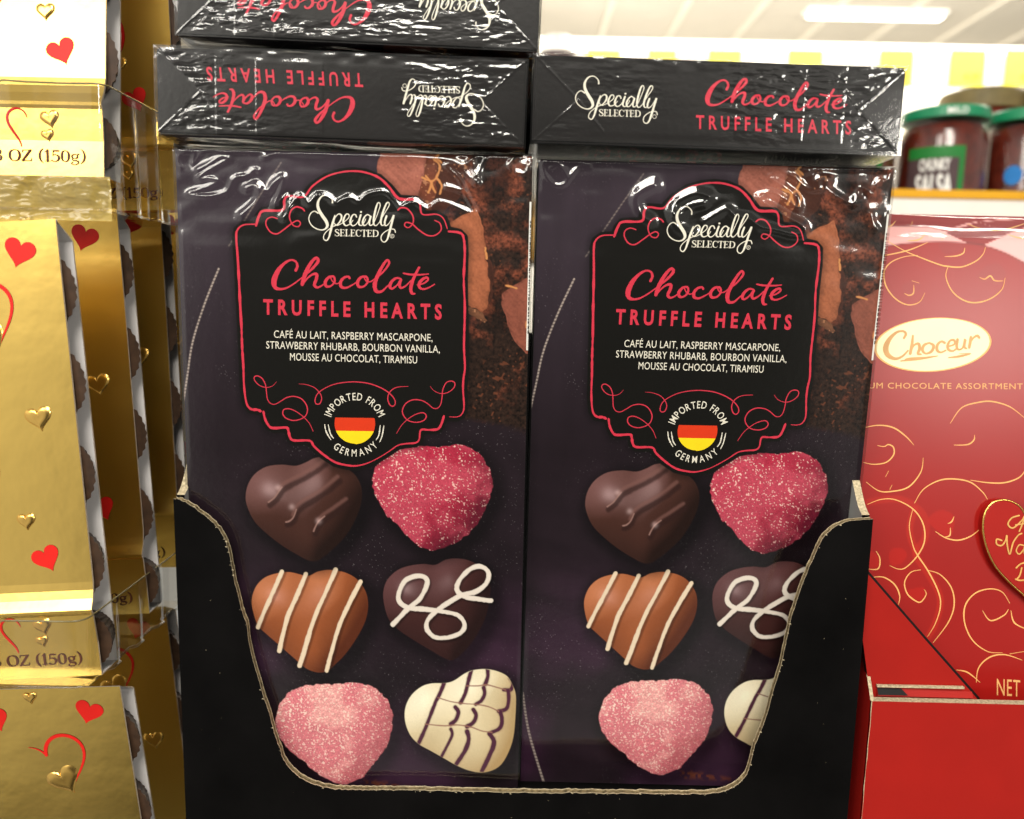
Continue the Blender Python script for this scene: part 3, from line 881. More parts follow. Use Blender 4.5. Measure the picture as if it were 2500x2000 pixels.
def make_truffle_box():
    root = empty('truffle_box')
    b = bmesh.new()
    bmesh.ops.create_cube(b, size=1)
    for q in b.verts:
        q.co = Vector(((q.co.x + .5) * W, (q.co.y + .5) * D, (q.co.z + .5) * H))
    bmesh.ops.bevel(b, geom=list(b.edges), offset=.0006, segments=2, affect='EDGES')
    me = bpy.data.meshes.new('carton')
    b.to_mesh(me); b.free()
    me.materials.append(M_BLACK)
    c = bpy.data.objects.new('carton', me); col.objects.link(c); c.parent = root
    P = np.stack([GX * .998 + .0001, np.full_like(GX, -.00006), GZ + H], -1)
    P[..., 2] = P[..., 2] * .998 + .0002
    grid_mesh('front_print', P, M_PRINT, root, FRONT_RGB, smooth=False)
    L0, L1 = .00012, .00016
    # coral border and flourishes
    m = MB()
    tp = BORDER_TOP
    m.stroke(tp[:7], [6.5, 6, 5.5, 6, 4.5, 4, 3, 3], fr, L0, n=5, smooth=True, rough=.12)
    for seg in ([(528, 495), (545, 440), (572, 410), (680, 405), (690, 350), (715, 325), (800, 330), (850, 270), (930, 215), (1010, 190), (1080, 183), (1150, 190), (1230, 220), (1290, 275), (1345, 340), (1440, 345), (1465, 370), (1480, 430), (1560, 430), (1600, 455), (1622, 512)],):
        m.stroke(A7(seg), [6, 6, 6, 5, 4, 4, 5, 6, 7, 4, 3, 2.5], fr, L0, n=5, rough=.08)
    m.stroke(A7([(1630, 528), (1690, 535), (1714, 560), (1722, 650), (1716, 800), (1722, 950), (1720, 1078)]), [5, 6, 5, 6, 5, 5], fr, L0, n=6, rough=.12)
    m.stroke(B1c([(1996, -352), (1992, -180), (2000, -10), (1988, 80), (1984, 180), (1992, 330), (1970, 390), (1930, 410), (1870, 409)]), [5, 5, 5, 4, 2.5, 1.5], fr, L0, n=6, rough=.1)
    m.stroke(B1c([(1822, 402), (1800, 470), (1768, 514), (1690, 520), (1625, 522), (1612, 600), (1580, 630), (1500, 637), (1430, 652), (1360, 700), (1280, 750), (1180, 800), (1080, 825), (1000, 820), (900, 795), (800, 730), (720, 660), (682, 612), (550, 610), (515, 580), (500, 520), (482, 500), (380, 505), (340, 490), (305, 430), (290, 365)]), [5, 6, 5, 4, 4, 3, 2, 2.5, 4.5, 5, 5, 5, 6, 6, 6, 6, 5], fr, L0, n=4, rough=.1)
    m.stroke(B1c([(266, 362), (240, 350), (182, 342), (146, 290), (126, 150), (120, -10), (110, -180), (104, -352)]), [6, 6, 5, 4.5, 6, 5.5], fr, L0, n=6, rough=.12)
    for pts in ([(805, 410), (790, 395), (757, 388), (728, 410), (720, 450), (740, 492), (770, 500), (782, 480), (764, 466), (730, 484), (690, 515), (650, 541), (612, 532), (586, 492), (590, 460), (618, 446), (650, 455)],
                [(1340, 405), (1360, 392), (1395, 400), (1425, 440), (1425, 482), (1400, 506), (1378, 495), (1386, 477), (1420, 485), (1460, 520), (1508, 550), (1552, 550), (1586, 520), (1580, 482), (1550, 465)]):
        m.stroke(A7(pts), [3.6, 3.6, 2.6, 3, 3.4, 3, 2.6], fr, L0 + 5e-6)
    for pts in ([(400, 112), (370, 145), (320, 160), (260, 145), (217, 102), (213, 72), (240, 62), (280, 85), (308, 140), (316, 200), (324, 258), (350, 295), (390, 302), (440, 275), (490, 245), (550, 236), (610, 255), (650, 300), (664, 350), (648, 400), (602, 430), (540, 440), (482, 420), (455, 385), (462, 350), (502, 340), (560, 360), (630, 410), (680, 465), (712, 532)],
                [(1705, 150), (1740, 190), (1800, 212), (1860, 200), (1908, 160), (1912, 120), (1880, 106), (1840, 122), (1812, 180), (1806, 240), (1795, 300), (1770, 335), (1730, 335), (1680, 295), (1630, 270), (1560, 265), (1500, 295), (1470, 350), (1480, 400), (1522, 442), (1590, 456), (1650, 440), (1672, 405), (1650, 376), (1600, 382), (1540, 412), (1470, 472), (1420, 550)],
                [(590, 130), (650, 135), (720, 160), (766, 205), (784, 250), (770, 295), (740, 300), (728, 272), (745, 220), (790, 180), (870, 140), (970, 118), (1080, 113), (1190, 128), (1290, 165), (1360, 210), (1402, 260), (1408, 300), (1385, 320), (1358, 300), (1345, 250), (1362, 200), (1402, 167), (1450, 154), (1520, 151)]):
        m.stroke(B1c(pts), [.8, 2, 2.6, 2.4, 2, 2.4, 2.8, 2.4, 2.8, 2.2, 1.2], fr, L0 + 5e-6)
    m.build('label_border', M_PINK, root)
    # brand lettering
    m = MB()
    for pts, w in SPECIALLY:
        m.stroke(A8(pts), np.array(w) * .29685, fr, L1)
    q = A8([(935, 459), (1296, 466)])
    serif_text(m, 'SELECTED', q[0][0], q[1][0], q[0][1], q[1][1], 54 * .29685, fr, L1)
    cc = A8([(1407, 461)])[0]
    m.stroke([(cc[0] + 4.6 * math.cos(a), cc[1] + 4.6 * math.sin(a)) for a in np.linspace(0, 2 * PI, 14)], 1.1, fr, L1, n=2)
    text_into(m, 'R', ((cc[0] - 1.9, cc[1] + 2.6), (cc[0] + 2.2, cc[1] + 2.6), 5), fr, L1)
    m.build('brand_lettering', M_CREAM, root)
    # title
    m = MB()
    for i, (pts, w) in enumerate(CHOC):
        m.stroke(A8(pts), np.array(w) * .29685 * .95, fr, L1 + i * 3e-6, rough=.05, n=9)
    a, b_ = A8([(347, 1100), (1815, 1142)])
    text_into(m, 'TRUFFLE HEARTS', (a, b_, 122 * .29685), fr, L1, spacing=1.62, bold=.034, word=.95)
    m.build('title_lettering', M_PINK, root)
    m = MB()
    for txt, p0, p1 in (('CAFÉ AU LAIT, RASPBERRY MASCARPONE,', (435, 1296), (1738, 1326)), ('STRAWBERRY RHUBARB, BOURBON VANILLA,', (372, 1384), (1798, 1420)), ('MOUSSE AU CHOCOLAT, TIRAMISU', (567, 1482), (1612, 1508))):
        a, b_ = A8([p0, p1])
        text_into(m, txt, (a, b_, 60 * .29685), fr, L1, spacing=1.05, bold=0.0)
    m.build('flavour_lettering', M_CREAM, root)
    m = MB()
    cc = B1c([(1065, 480)])[0]
    text_arc(m, 'IMPORTED FROM', cc, 212 * .28757, 180 + 19, 360 - 19, 62 * .28757, fr, L1, sx=.74, bold=.004)
    text_arc(m, 'GERMANY', cc, 266 * .28757, 180 - 45, 41, 60 * .28757, fr, L1, inward=True, sx=.74, bold=.004)
    for pts in ([(810, 475), (818, 520), (835, 560), (862, 602)], [(840, 475), (850, 520), (862, 560), (886, 592)], [(1312, 485), (1304, 535), (1296, 575), (1277, 622)], [(1281, 482), (1276, 530), (1268, 570), (1247, 605)]):
        m.stroke(B1c(pts), [1.6, 3, 2, 3, 1.6], fr, L1, rough=.2)
    m.build('origin_lettering', M_CREAM, root)
    m = MB()
    R_ = 172
    cx_, cy_ = 1066, 464
    a0, a1 = math.asin((415 - cy_) / R_), math.asin((527 - cy_) / R_)
    red = [(cx_ - R_ * math.cos(t), cy_ + R_ * math.sin(t)) for t in np.linspace(a0, a1, 14)] + [(cx_ + R_ * math.cos(t), cy_ + R_ * math.sin(t) + 5) for t in np.linspace(a1, a0, 14)]
    yel = [(cx_ + R_ * math.cos(t), cy_ + R_ * math.sin(t) + 5 * (math.cos(t) > 0)) for t in np.linspace(a1, PI - a1, 30)]
    m.poly(B1c(red), fr, L1, 0)
    m.poly(B1c(yel), fr, L1 + 3e-6, 1)
    m.build('flag_emblem', [M_FLAGR, M_FLAGY], root)
    # the bar code that wraps round the right edge
    m = MB()
    z0, z1 = H - .0145, H - .0625
    m.add([(W - .0007, -.00012, z1), (W - .0001, -.00012, z1), (W - .0001, -.00012, z0), (W - .0007, -.00012, z0)], [(0, 1, 2, 3)], 0)
    m.add([(W + .00008, .0002, z1), (W + .00008, .010, z1), (W + .00008, .010, z0), (W + .00008, .0002, z0)], [(0, 1, 2, 3)], 0)
    z = z0 - .006
    while z > z1 + .006:
        h_ = random.choice([.0003, .0005, .0008, .0011])
        m.add([(W - .00038, -.00016, z - h_), (W - .0001, -.00016, z - h_), (W - .0001, -.00016, z), (W - .00038, -.00016, z)], [(0, 1, 2, 3)], 1)
        m.add([(W + .00012, .0002, z - h_), (W + .00012, .008, z - h_), (W + .00012, .008, z), (W + .00012, .0002, z)], [(0, 1, 2, 3)], 1)
        z -= h_ + random.choice([.0003, .0004, .0007])
    m.build('barcode_strip', [M_WHITE, M_INKSHADE], root)
    # lettering on the box end
    m = MB()
    for pts, w in SPECIALLY:
        q, ww = end_map(pts, w, (722, 318), (1434, 430), (352, 340), (778, 428))
        m.stroke(T6(q), ww * .46846, en, L1)
    q = T6([(474, 434), (692, 440)])
    serif_text(m, 'SELECTED', q[0][0], q[1][0], q[0][1], q[1][1], 34 * .46846, en, L1)
    cc = T6([(763, 438)])[0]
    m.stroke([(cc[0] + 4.6 * math.cos(a), cc[1] + 4.6 * math.sin(a)) for a in np.linspace(0, 2 * PI, 14)], 1.1, en, L1, n=2)
    m.build('end_brand_lettering', M_CREAM, root)
    m = MB()
    for i, (pts, w) in enumerate(CHOC):
        q, ww = end_map(pts, w, (436, 828), (1756, 856), (1040, 340), (1765, 375))
        m.stroke(T6(q), ww * .46846, en, L1 + i * 3e-6, rough=.05, n=9)
    a, b_ = T6([(980, 500), (1788, 530)])
    text_into(m, 'TRUFFLE HEARTS', (a, b_, 70 * .46846), en, L1, spacing=1.6, bold=.02, word=.95)
    m.build('end_title_lettering', M_PINK, root)
    return root


RIDGES_L = [([(60, 48), (300, 55), (540, 58), (580, 86), (640, 68), (760, 72), (1100, 80), (1500, 94), (1640, 104), (1720, 132), (1762, 100)], .5, 1.0),
            ([(545, 168), (520, 165), (480, 195), (410, 215), (360, 290), (250, 315), (150, 297), (250, 262), (310, 232), (262, 213), (205, 215), (250, 170), (340, 120), (372, 98), (320, 95), (250, 138), (200, 160)], .45, 1.0),
            ([(75, 90), (100, 150), (75, 110), (130, 60), (180, 75), (170, 130), (230, 60), (300, 50)], .35, .8),
            ([(480, 262), (530, 248), (548, 300), (520, 350), (450, 415)], 1.1, 1.5),
            ([(560, 270), (600, 280), (640, 230), (690, 205), (668, 290), (640, 352), (700, 312), (722, 380), (692, 432)], .9, 1.4),
            ([(722, 380), (780, 310), (830, 352), (880, 308), (940, 318), (990, 350), (1060, 320), (1120, 342), (1170, 302), (1260, 288), (1310, 330), (1360, 372), (1430, 346), (1510, 384), (1580, 345), (1680, 376), (1750, 404), (1775, 388), (1735, 310), (1692, 212), (1620, 136), (1700, 150), (1750, 210), (1795, 242)], .55, 1.1),
            ([(1765, 110), (1780, 180), (1792, 218)], .9, 1.4), ([(1840, 100), (1815, 150), (1800, 190)], .5, 1.0),
            ([(2000, 100), (1978, 130), (2005, 175), (2035, 182)], .4, .9), ([(2110, 110), (2080, 175), (2050, 195)], .35, .8), ([(1620, 262), (1660, 270), (1700, 285)], .9, 1.0)]


RIDGES_R = [([(100, 672), (300, 676), (520, 682), (700, 690), (900, 694), (1100, 698), (1400, 704), (1550, 704)], .5, .9),
            ([(90, 690), (105, 730), (140, 770), (175, 775)], .4, .8), ([(130, 700), (165, 690), (200, 740), (190, 765), (240, 700), (290, 690)], .5, .9),
            ([(560, 760), (500, 790), (485, 830), (505, 880), (540, 905)], .9, 2.2),
            ([(790, 805), (740, 795), (680, 820), (640, 860), (660, 885), (720, 850), (770, 835)], 1.0, 2.0), ([(640, 880), (650, 930), (690, 960), (720, 965)], .9, 1.9),
            ([(780, 915), (820, 890), (870, 868), (905, 895), (960, 905), (1010, 940), (1080, 955), (1140, 972), (1190, 968), (1185, 935), (1120, 900), (1070, 870), (1000, 822)], .9, 1.5),
            ([(1000, 815), (1060, 800), (1120, 830), (1170, 862), (1165, 820), (1110, 775), (1050, 735), (1090, 715), (1150, 735), (1210, 785), (1280, 785), (1340, 820), (1395, 850), (1415, 800), (1440, 780), (1480, 805), (1500, 760), (1540, 745), (1562, 700)], .6, 1.2),
            ([(1250, 745), (1265, 735), (1285, 740)], 1.0, 2.0), ([(1400, 835), (1420, 830)], 1.0, 1.8), ([(1470, 890), (1480, 930), (1500, 960)], .4, 1.2), ([(1190, 715), (1210, 712)], .8, 1.2)]


def film_mesh(root, seed, ridges, dx=0.0, lying=False):
    """clear wrapping: a front sheet, an end sheet and the sides, as real wrinkled surfaces"""
    xs = np.linspace(-.0006, W + .0006, 380)
    zs = np.concatenate([np.linspace(0.0006, -.062, 300), np.linspace(-.0625, -H, 110)])
    X, Z = np.meshgrid(xs, zs)
    u, v = X * 1000, -Z * 1000                          # millimetres
    top = sstep(52, 12, v + 6 * noise(u, v, 25, 25, seed))
    h = .00055 * top * fbm(u, v, 17, 8, seed + 1, 2) + .00032 * noise(u, v, 30, 44, seed + 2)
    h += .00025 * sstep(20, 0, v) * noise(u + 4 * noise(u, v, 8, 8, seed), v, 5.5, 4.0, seed + 3) * sstep(14, 0, np.minimum(u, 115 - u) - 4)
    if not lying:
        for pts, amp, wd in ridges:
            if seed == 5:
                q = np.array([U(a, b, 0.0) for a, b in spline(A7(pts), 5)])
            else:
                Mr = rot3(RB_ROT)
                q = []
                for a, b in spline(zz(1270, 0, .5802, pts), 5):
                    d_ = ray(a, b)
                    t_ = ((np.array(RB_LOC) - CAM) @ Mr[:, 1]) / (d_ @ Mr[:, 1])
                    q.append(Mr.T @ (CAM + d_ * t_ - np.array(RB_LOC)))
                q = np.array(q)
            q = np.c_[q[:, 0] * 1000, -q[:, 2] * 1000]
            q[:, 1] += .8 * wd
            lo, hi = q.min(0) - 4, q.max(0) + 4
            rr = np.where((zs * -1000 > lo[1]) & (zs * -1000 < hi[1]))[0]
            cc_ = np.where((xs * 1000 > lo[0]) & (xs * 1000 < hi[0]))[0]
            if len(rr) == 0 or len(cc_) == 0: continue
            sl = (slice(rr[0], rr[-1] + 1), slice(cc_[0], cc_[-1] + 1))
            d = seg_dist(u[sl], v[sl], q, False)
            s = 1.0 * wd
            h[sl] += (.26 + .14 * amp) * .00110 * s * np.exp(-(d / s) ** 2)
    # the two heat-seal lines across the lower half
    for zz_ in (111.5, 108.6):
        h += .00003 * np.exp(-((v - zz_ - .006 * u) / .35) ** 2)
    edge = np.minimum(np.minimum(u + .6, 115.6 - u), 30)
    h *= sstep(0, 2.5, edge)
    yo = -.0006 - np.maximum(h, -.00035)
    rnd = np.clip(1 - (v + .6) / 1.6, 0, 1) ** 2 * .0007
    P = np.stack([X, yo + rnd, Z + H], -1)
    f1 = grid_mesh('film_wrap', P, M_FILM, root)
    # end sheet
    ys = np.linspace(-.0004, D + .0006, 120)
    xe = np.linspace(-.0006, W + .0006, 480)
    Xe, Ye = np.meshgrid(xe, ys)
    a, b = Xe * 1000, Ye * 1000
    flap = np.minimum(a, 115 - a) - 13.5
    tri = sstep(.6, -.6, np.minimum(a, 115 - a) - 13.5 * (1 - np.abs(b - 13) / 13))     # plain folded triangle at each end
    cr = fbm(a + 1.2 * noise(a, b, 6, 4, seed + 20), b, 4.8, 1.55, seed + 21, 3)
    patch = sstep(-.35, .45, noise(a, b, 22, 11, seed + 25) + .65 * sstep(26, 6, np.minimum(a, 115 - a)))
    he = .00017 * cr * patch * (1 - tri) * sstep(12.9, 10.2, np.abs(b - 13)) + .00003 * noise(a, b, 26, 9, seed + 27)
    bumpy = .00012 * sstep(4.5, 0, b if lying == 'up' else (26 - b)) * noise(a, b, 4.5, 2.2, seed + 30)
    he += bumpy
    # folded flap edges: small steps of film thickness
    for k0, k1 in (((0, 0), (14, 13)), ((0, 26), (14, 13)), ((115, 0), (101, 13)), ((115, 26), (101, 13)), ((14, 13), (22, 4)), ((101, 13), (93, 22))):
        d = seg_dist(a, b, np.array([k0, k1], float), False)
        he += .00006 * np.exp(-(d / .28) ** 2)
    for k in (18.5, 31, 52, 97):
        he += .00005 * sstep(-.2, .2, a - k) * sstep(24, 22, b) * (1 if k < 50 else -1)
    he *= sstep(0, 1.6, np.minimum(np.minimum(a + .6, 115.6 - a), np.minimum(b + .4, 26.2 - b)))
    Pe = np.stack([Xe, Ye, H + .0005 + he], -1)
    e = grid_mesh('end_film', Pe, M_FILM, root, flip=False)
    # side and back sheets
    m = MB()
    o = .0006
    m.add([(-o, -.0004, 0), (-o, -.0004, H), (-o, D + o, H), (-o, D + o, 0)], [(0, 1, 2, 3)])
    m.add([(W + o, -.0004, 0), (W + o, D + o, 0), (W + o, D + o, H), (W + o, -.0004, H)], [(0, 1, 2, 3)])
    m.add([(-o, D + o, 0), (-o, D + o, H), (W + o, D + o, H), (W + o, D + o, 0)], [(0, 1, 2, 3)])
    m.build('side_film', M_FILM, root)


def place(root, loc, rot, A=np.eye(3)):
    M = np.eye(4)
    Rm = rot3(rot) @ A
    M[:3, :3] = Rm
    M[:3, 3] = np.asarray(loc) + Rm @ np.array([0, 0, -H])
    root.matrix_world = Matrix(M.tolist())


def copy_tree(o, parent=None):
    c = o.copy()
    col.objects.link(c)
    c.parent = parent
    for ch in [q for q in bpy.data.objects if q.parent == o]:
        copy_tree(ch, c)
    return c


G_STAND = 'truffle cartons standing in the black tray'
G_LIE = 'truffle cartons lying on top of the standing ones'
A_DOWN = np.array([[1, 0, 0], [0, 0, -1], [0, 1, 0.]])      # carton axes (columns) for a box lying on its face, end to the viewer
A_UP = np.array([[-1, 0, 0], [0, 0, -1], [0, -1, 0.]])
proto = make_truffle_box()
boxes = [proto] + [copy_tree(proto) for _ in range(4)]
specs = [((0, 0, 0), (0, 0, 0), np.eye(3), 'upright dark truffle carton beside the gold boxes, all six printed hearts in view', G_STAND),
         (RB_LOC, RB_ROT, np.eye(3), 'upright dark truffle carton beside the red box, its white heart half covered', G_STAND),
         (T2_LOC, T2_ROT, A_DOWN, 'truffle carton lying face down with upside-down lettering, directly on the left upright carton', G_LIE),
         (T3_LOC + T3_M @ np.array([W, 0, D]), T3_ROT, A_UP, 'truffle carton lying flat with its end lettering the right way up', G_LIE),
         (T1_LOC, T1_ROT, A_DOWN, 'topmost truffle carton, upside-down lettering cut off by the top of the photo', G_LIE)]
for o, (loc, rot, A, lab, grp) in zip(boxes, specs):
    place(o, loc, rot, A)
    clip_tag(o, lab, 'chocolate box', grp)
film_mesh(boxes[0], 5, RIDGES_L)
film_mesh(boxes[1], 40, RIDGES_R)
film_mesh(boxes[2], 70, [], lying='down')
film_mesh(boxes[3], 100, [], lying='up')
film_mesh(boxes[4], 130, [], lying='down')

# ------------------------------------------------------------------ black display tray
YF, TH = -.0062, .0026
SHELF_Z = -.335
wing_l = FV([(365, 1050), (378, 1053), (395, 1060), (430, 1085), (460, 1115), (478, 1150), (487, 1190), (497, 1240), (510, 1290), (520, 1320), (522, 1345), (535, 1400), (550, 1450), (565, 1500), (580, 1550), (590, 1580), (600, 1605), (620, 1628), (650, 1648), (680, 1658), (720, 1664)])
wing_r = FV([(1480, 1673), (1520, 1668), (1550, 1655), (1570, 1635), (1580, 1610), (1590, 1570), (1610, 1520), (1630, 1450), (1645, 1400), (1660, 1330), (1670, 1290), (1690, 1230), (1715, 1170), (1735, 1130), (1765, 1105), (1800, 1095), (1839, 1093)])
cut = np.vstack([spline(wing_l, 5), FV([(900, 1666), (1090, 1668), (1400, 1672)]), spline(wing_r, 5)])
rim = np.array([U(a, b, YF) for a, b in cut])
fine = []
for a, b in zip(rim[:-1], rim[1:]):
    k = max(1, int(np.linalg.norm(b - a) / .0012))
    for i in range(k):
        fine.append(a + (b - a) * i / k)
fine.append(rim[-1])
rim = np.array(fine)
jit = .00022 * np.cumsum(rng.standard_normal(len(rim))) / 6 + .00014 * rng.standard_normal(len(rim))
jit -= np.linspace(jit[0], jit[-1], len(jit))
jit[[0, -1]] = 0
rim[:, 2] += jit
rim[:, 0] += .00006 * rng.standard_normal(len(rim))
XL0, XR0 = rim[0, 0], rim[-1, 0]
tray = empty('display_tray', 'black corrugated display tray with a deep curved cut-out, holding the two upright truffle cartons', 'display tray')
tray.location = ((XL0 + XR0) / 2, YF, SHELF_Z)
OFF = np.array(tray.location)


def rel(p, o=OFF): return tuple(np.asarray(p) - o)


m = MB()
n = len(rim)
front, back = rim.copy(), rim.copy()
back[:, 1] += TH
k1 = rim.copy(); k1[:, 1] += .0006; k1[:, 2] -= .00005
k2 = rim.copy(); k2[:, 1] += .0008; k2[:, 2] -= .0006 + .0002 * rng.random(n)
k3 = rim.copy(); k3[:, 1] += TH - .0007; k3[:, 2] -= .0005 + .0002 * rng.random(n)
k4 = rim.copy(); k4[:, 1] += TH - .0005; k4[:, 2] -= .0001 * rng.random(n)
lay = [front, k1, k2, k3, k4, back]
vs = [rel(p) for L_ in lay for p in L_]
bl = [rel((p[0], p[1], SHELF_Z)) for p in front] + [rel((p[0], p[1] + TH, SHELF_Z)) for p in front]
V_ = vs + bl
m.add(V_, [(6 * n + i, 6 * n + i + 1, i + 1, i) for i in range(n - 1)], 0)
for q in range(5):
    m.add(V_, [(q * n + i, q * n + i + 1, (q + 1) * n + i + 1, (q + 1) * n + i) for i in range(n - 1)], 3 if q in (1, 2, 3) else 2)
m.add(V_, [(7 * n + i + 1, 7 * n + i, 5 * n + i, 5 * n + i + 1) for i in range(n - 1)], 1)
# stray flecks of paper dust on the black face
for _ in range(46):
    fx, fz = random.uniform(XL0 + .004, XR0 - .004), random.uniform(-.26, -.215)
    if random.random() < .4: fx = random.choice((random.uniform(XL0 + .002, XL0 + .014), random.uniform(XR0 - .014, XR0 - .002))); fz = random.uniform(-.21, -.13)
    s_ = random.uniform(.00006, .00016)
    m.add([rel((fx - s_, YF - .00006, fz)), rel((fx + s_, YF - .00006, fz - s_ * .5)), rel((fx, YF - .00006, fz + s_))], [(0, 1, 2)], 2)
# fluff of torn paper along the cut
for i in range(6, n - 6):
    if random.random() < .22:
        p = front[i] + np.array([random.uniform(-.0003, .0003), -.00005, random.uniform(-.0004, .0001)])
        s = random.uniform(.00012, .0006)
        m.add([rel(p + np.array([-s, 0, 0])), rel(p + np.array([s * .6, -.0001, -s * .4])), rel(p + np.array([s * .2, -.0002, s * .8]))], [(0, 1, 2)], 2)
m.build('front_wall', [M_CORR, M_CORRIN, M_KRAFT, M_FLUTE], tray)


def side_wall(x, zf, sgn, prof, name='side_wall'):
    """side of the tray: prof lists (depth behind the front, height above the front corner)"""
    m = MB()
    xo, xi = (x, x + sgn * TH)
    pr = spline(np.array(prof, float), 6)
    k = len(pr)
    y0 = YF + TH * (0.0)
    o = [rel((xo, y0 + a, zf + b)) for a, b in pr]
    i_ = [rel((xi, y0 + a, zf + b)) for a, b in pr]
    ob = [rel((xo, y0 + a, SHELF_Z)) for a, b in pr]
    ib = [rel((xi, y0 + a, SHELF_Z)) for a, b in pr]
    v = o + i_ + ob + ib
    m.add(v, [(j, j + 1, 2 * k + j + 1, 2 * k + j) for j in range(k - 1)], 0)
    m.add(v, [(k + j + 1, k + j, 3 * k + j, 3 * k + j + 1) for j in range(k - 1)], 1)
    m.add(v, [(j + 1, j, k + j, k + j + 1) for j in range(k - 1)], 2)
    m.add(v, [(k - 1, 2 * k - 1, 4 * k - 1, 3 * k - 1)], 0)
    m.build(name, [M_CORR, M_CORRIN, M_KRAFT], tray)


PROF = [(TH + .0002, .0006), (.006, .0025), (.009, .0058), (.012, .0098), (.0165, .015), (.024, .021), (.04, .026), (.09, .027)]
side_wall(XL0, rim[0, 2], 1, PROF)
side_wall(XR0, rim[-1, 2], -1, PROF)
m = MB()
m.box(rel((XL0 + TH, YF + TH + .0003, -.2275)), rel((XR0 - TH, .083, -.2250)), 0)
m.build('floor', [M_CORR], tray)
m = MB()
m.box(rel((XL0 + TH, .0835, SHELF_Z)), rel((XR0 - TH, .086, -.06)), 0)
m.build('back_wall', [M_CORR], tray)

# ------------------------------------------------------------------ gold boxes
LP, LIP, GW = .122, .023, .135
PROFILE = [(0, 0), (-.0020, -.030), (-.0040, -.060), (-.0060, -.090), (-.0076, -.1140), (-.0081, -.1165), (-.0090, -.1190), (-.0101, -.1210), (-.0107, -.1222), (-.0106, -.1232), (-.0101, -.1242), (-.0097, -.134), (-.0100, -.145), (.0010, -.145), (.0042, -.080), (.0085, -.0066), (.0072, -.0052)]


def heart2d(n=36):
    t = np.linspace(0, 2 * PI, n, endpoint=False)
    x = 16 * np.sin(t) ** 3
    y = 13 * np.cos(t) - 5 * np.cos(2 * t) - 2 * np.cos(3 * t) - np.cos(4 * t)
    return np.c_[x, y + 2] / 32.0


def panel_pt(a, b, l=0.0):                         # a left of the right edge, b below the top edge, l proud of the panel
    p = np.array(PROFILE[:13])
    y = np.interp(-b, p[::-1, 1], p[::-1, 0])
    return (-a, y - l, -b)


def flat_heart(mb, a, b, w, rot, l=.00012, hs=1.0):
    h = heart2d() * w
    c, s = math.cos(rot), math.sin(rot)
    pts = [(x * c - y * s, (x * s + y * c) * hs) for x, y in h]
    mb.add([panel_pt(a - x, b - y, l) for x, y in pts], [tuple(range(len(pts)))])


def raised_heart(mb, a, b, w, rot, hgt=.0006):
    h = heart2d(44)
    c, s = math.cos(rot), math.sin(rot)
    rings = [(1.0, .00002), (.93, .45), (.80, .85), (.6, 1.0), (.3, .96)]
    vs, fs = [], []
    k = len(h)
    for sc_, z in rings:
        for x, y in h * w * sc_:
            vs.append(panel_pt(a - (x * c - y * s), b - (x * s + y * c), (z if z < .01 else z * hgt) + .00004))
    for r in range(len(rings) - 1):
        for i in range(k):
            fs.append((r * k + i, r * k + (i + 1) % k, (r + 1) * k + (i + 1) % k, (r + 1) * k + i))
    fs.append(tuple((len(rings) - 1) * k + i for i in range(k)))
    mb.add(vs, fs)


def swirl(mb, a, b, w, rot, t0, t1, wd):
    t = np.linspace(t0, t1, 40)
    x = 16 * np.sin(t) ** 3
    y = 13 * np.cos(t) - 5 * np.cos(2 * t) - 2 * np.cos(3 * t) - np.cos(4 * t) + 2
    q = np.c_[x, y] / 32 * w
    c, s = math.cos(rot), math.sin(rot)
    pts = np.c_[a - (q[:, 0] * c - q[:, 1] * s), b - (q[:, 0] * s + q[:, 1] * c)]
    mb.stroke(pts, np.array([.15, .6, 1, 1, .9, .6, .15]) * wd, lambda u_, v_, l: panel_pt(u_, v_, l), .00012, n=2)


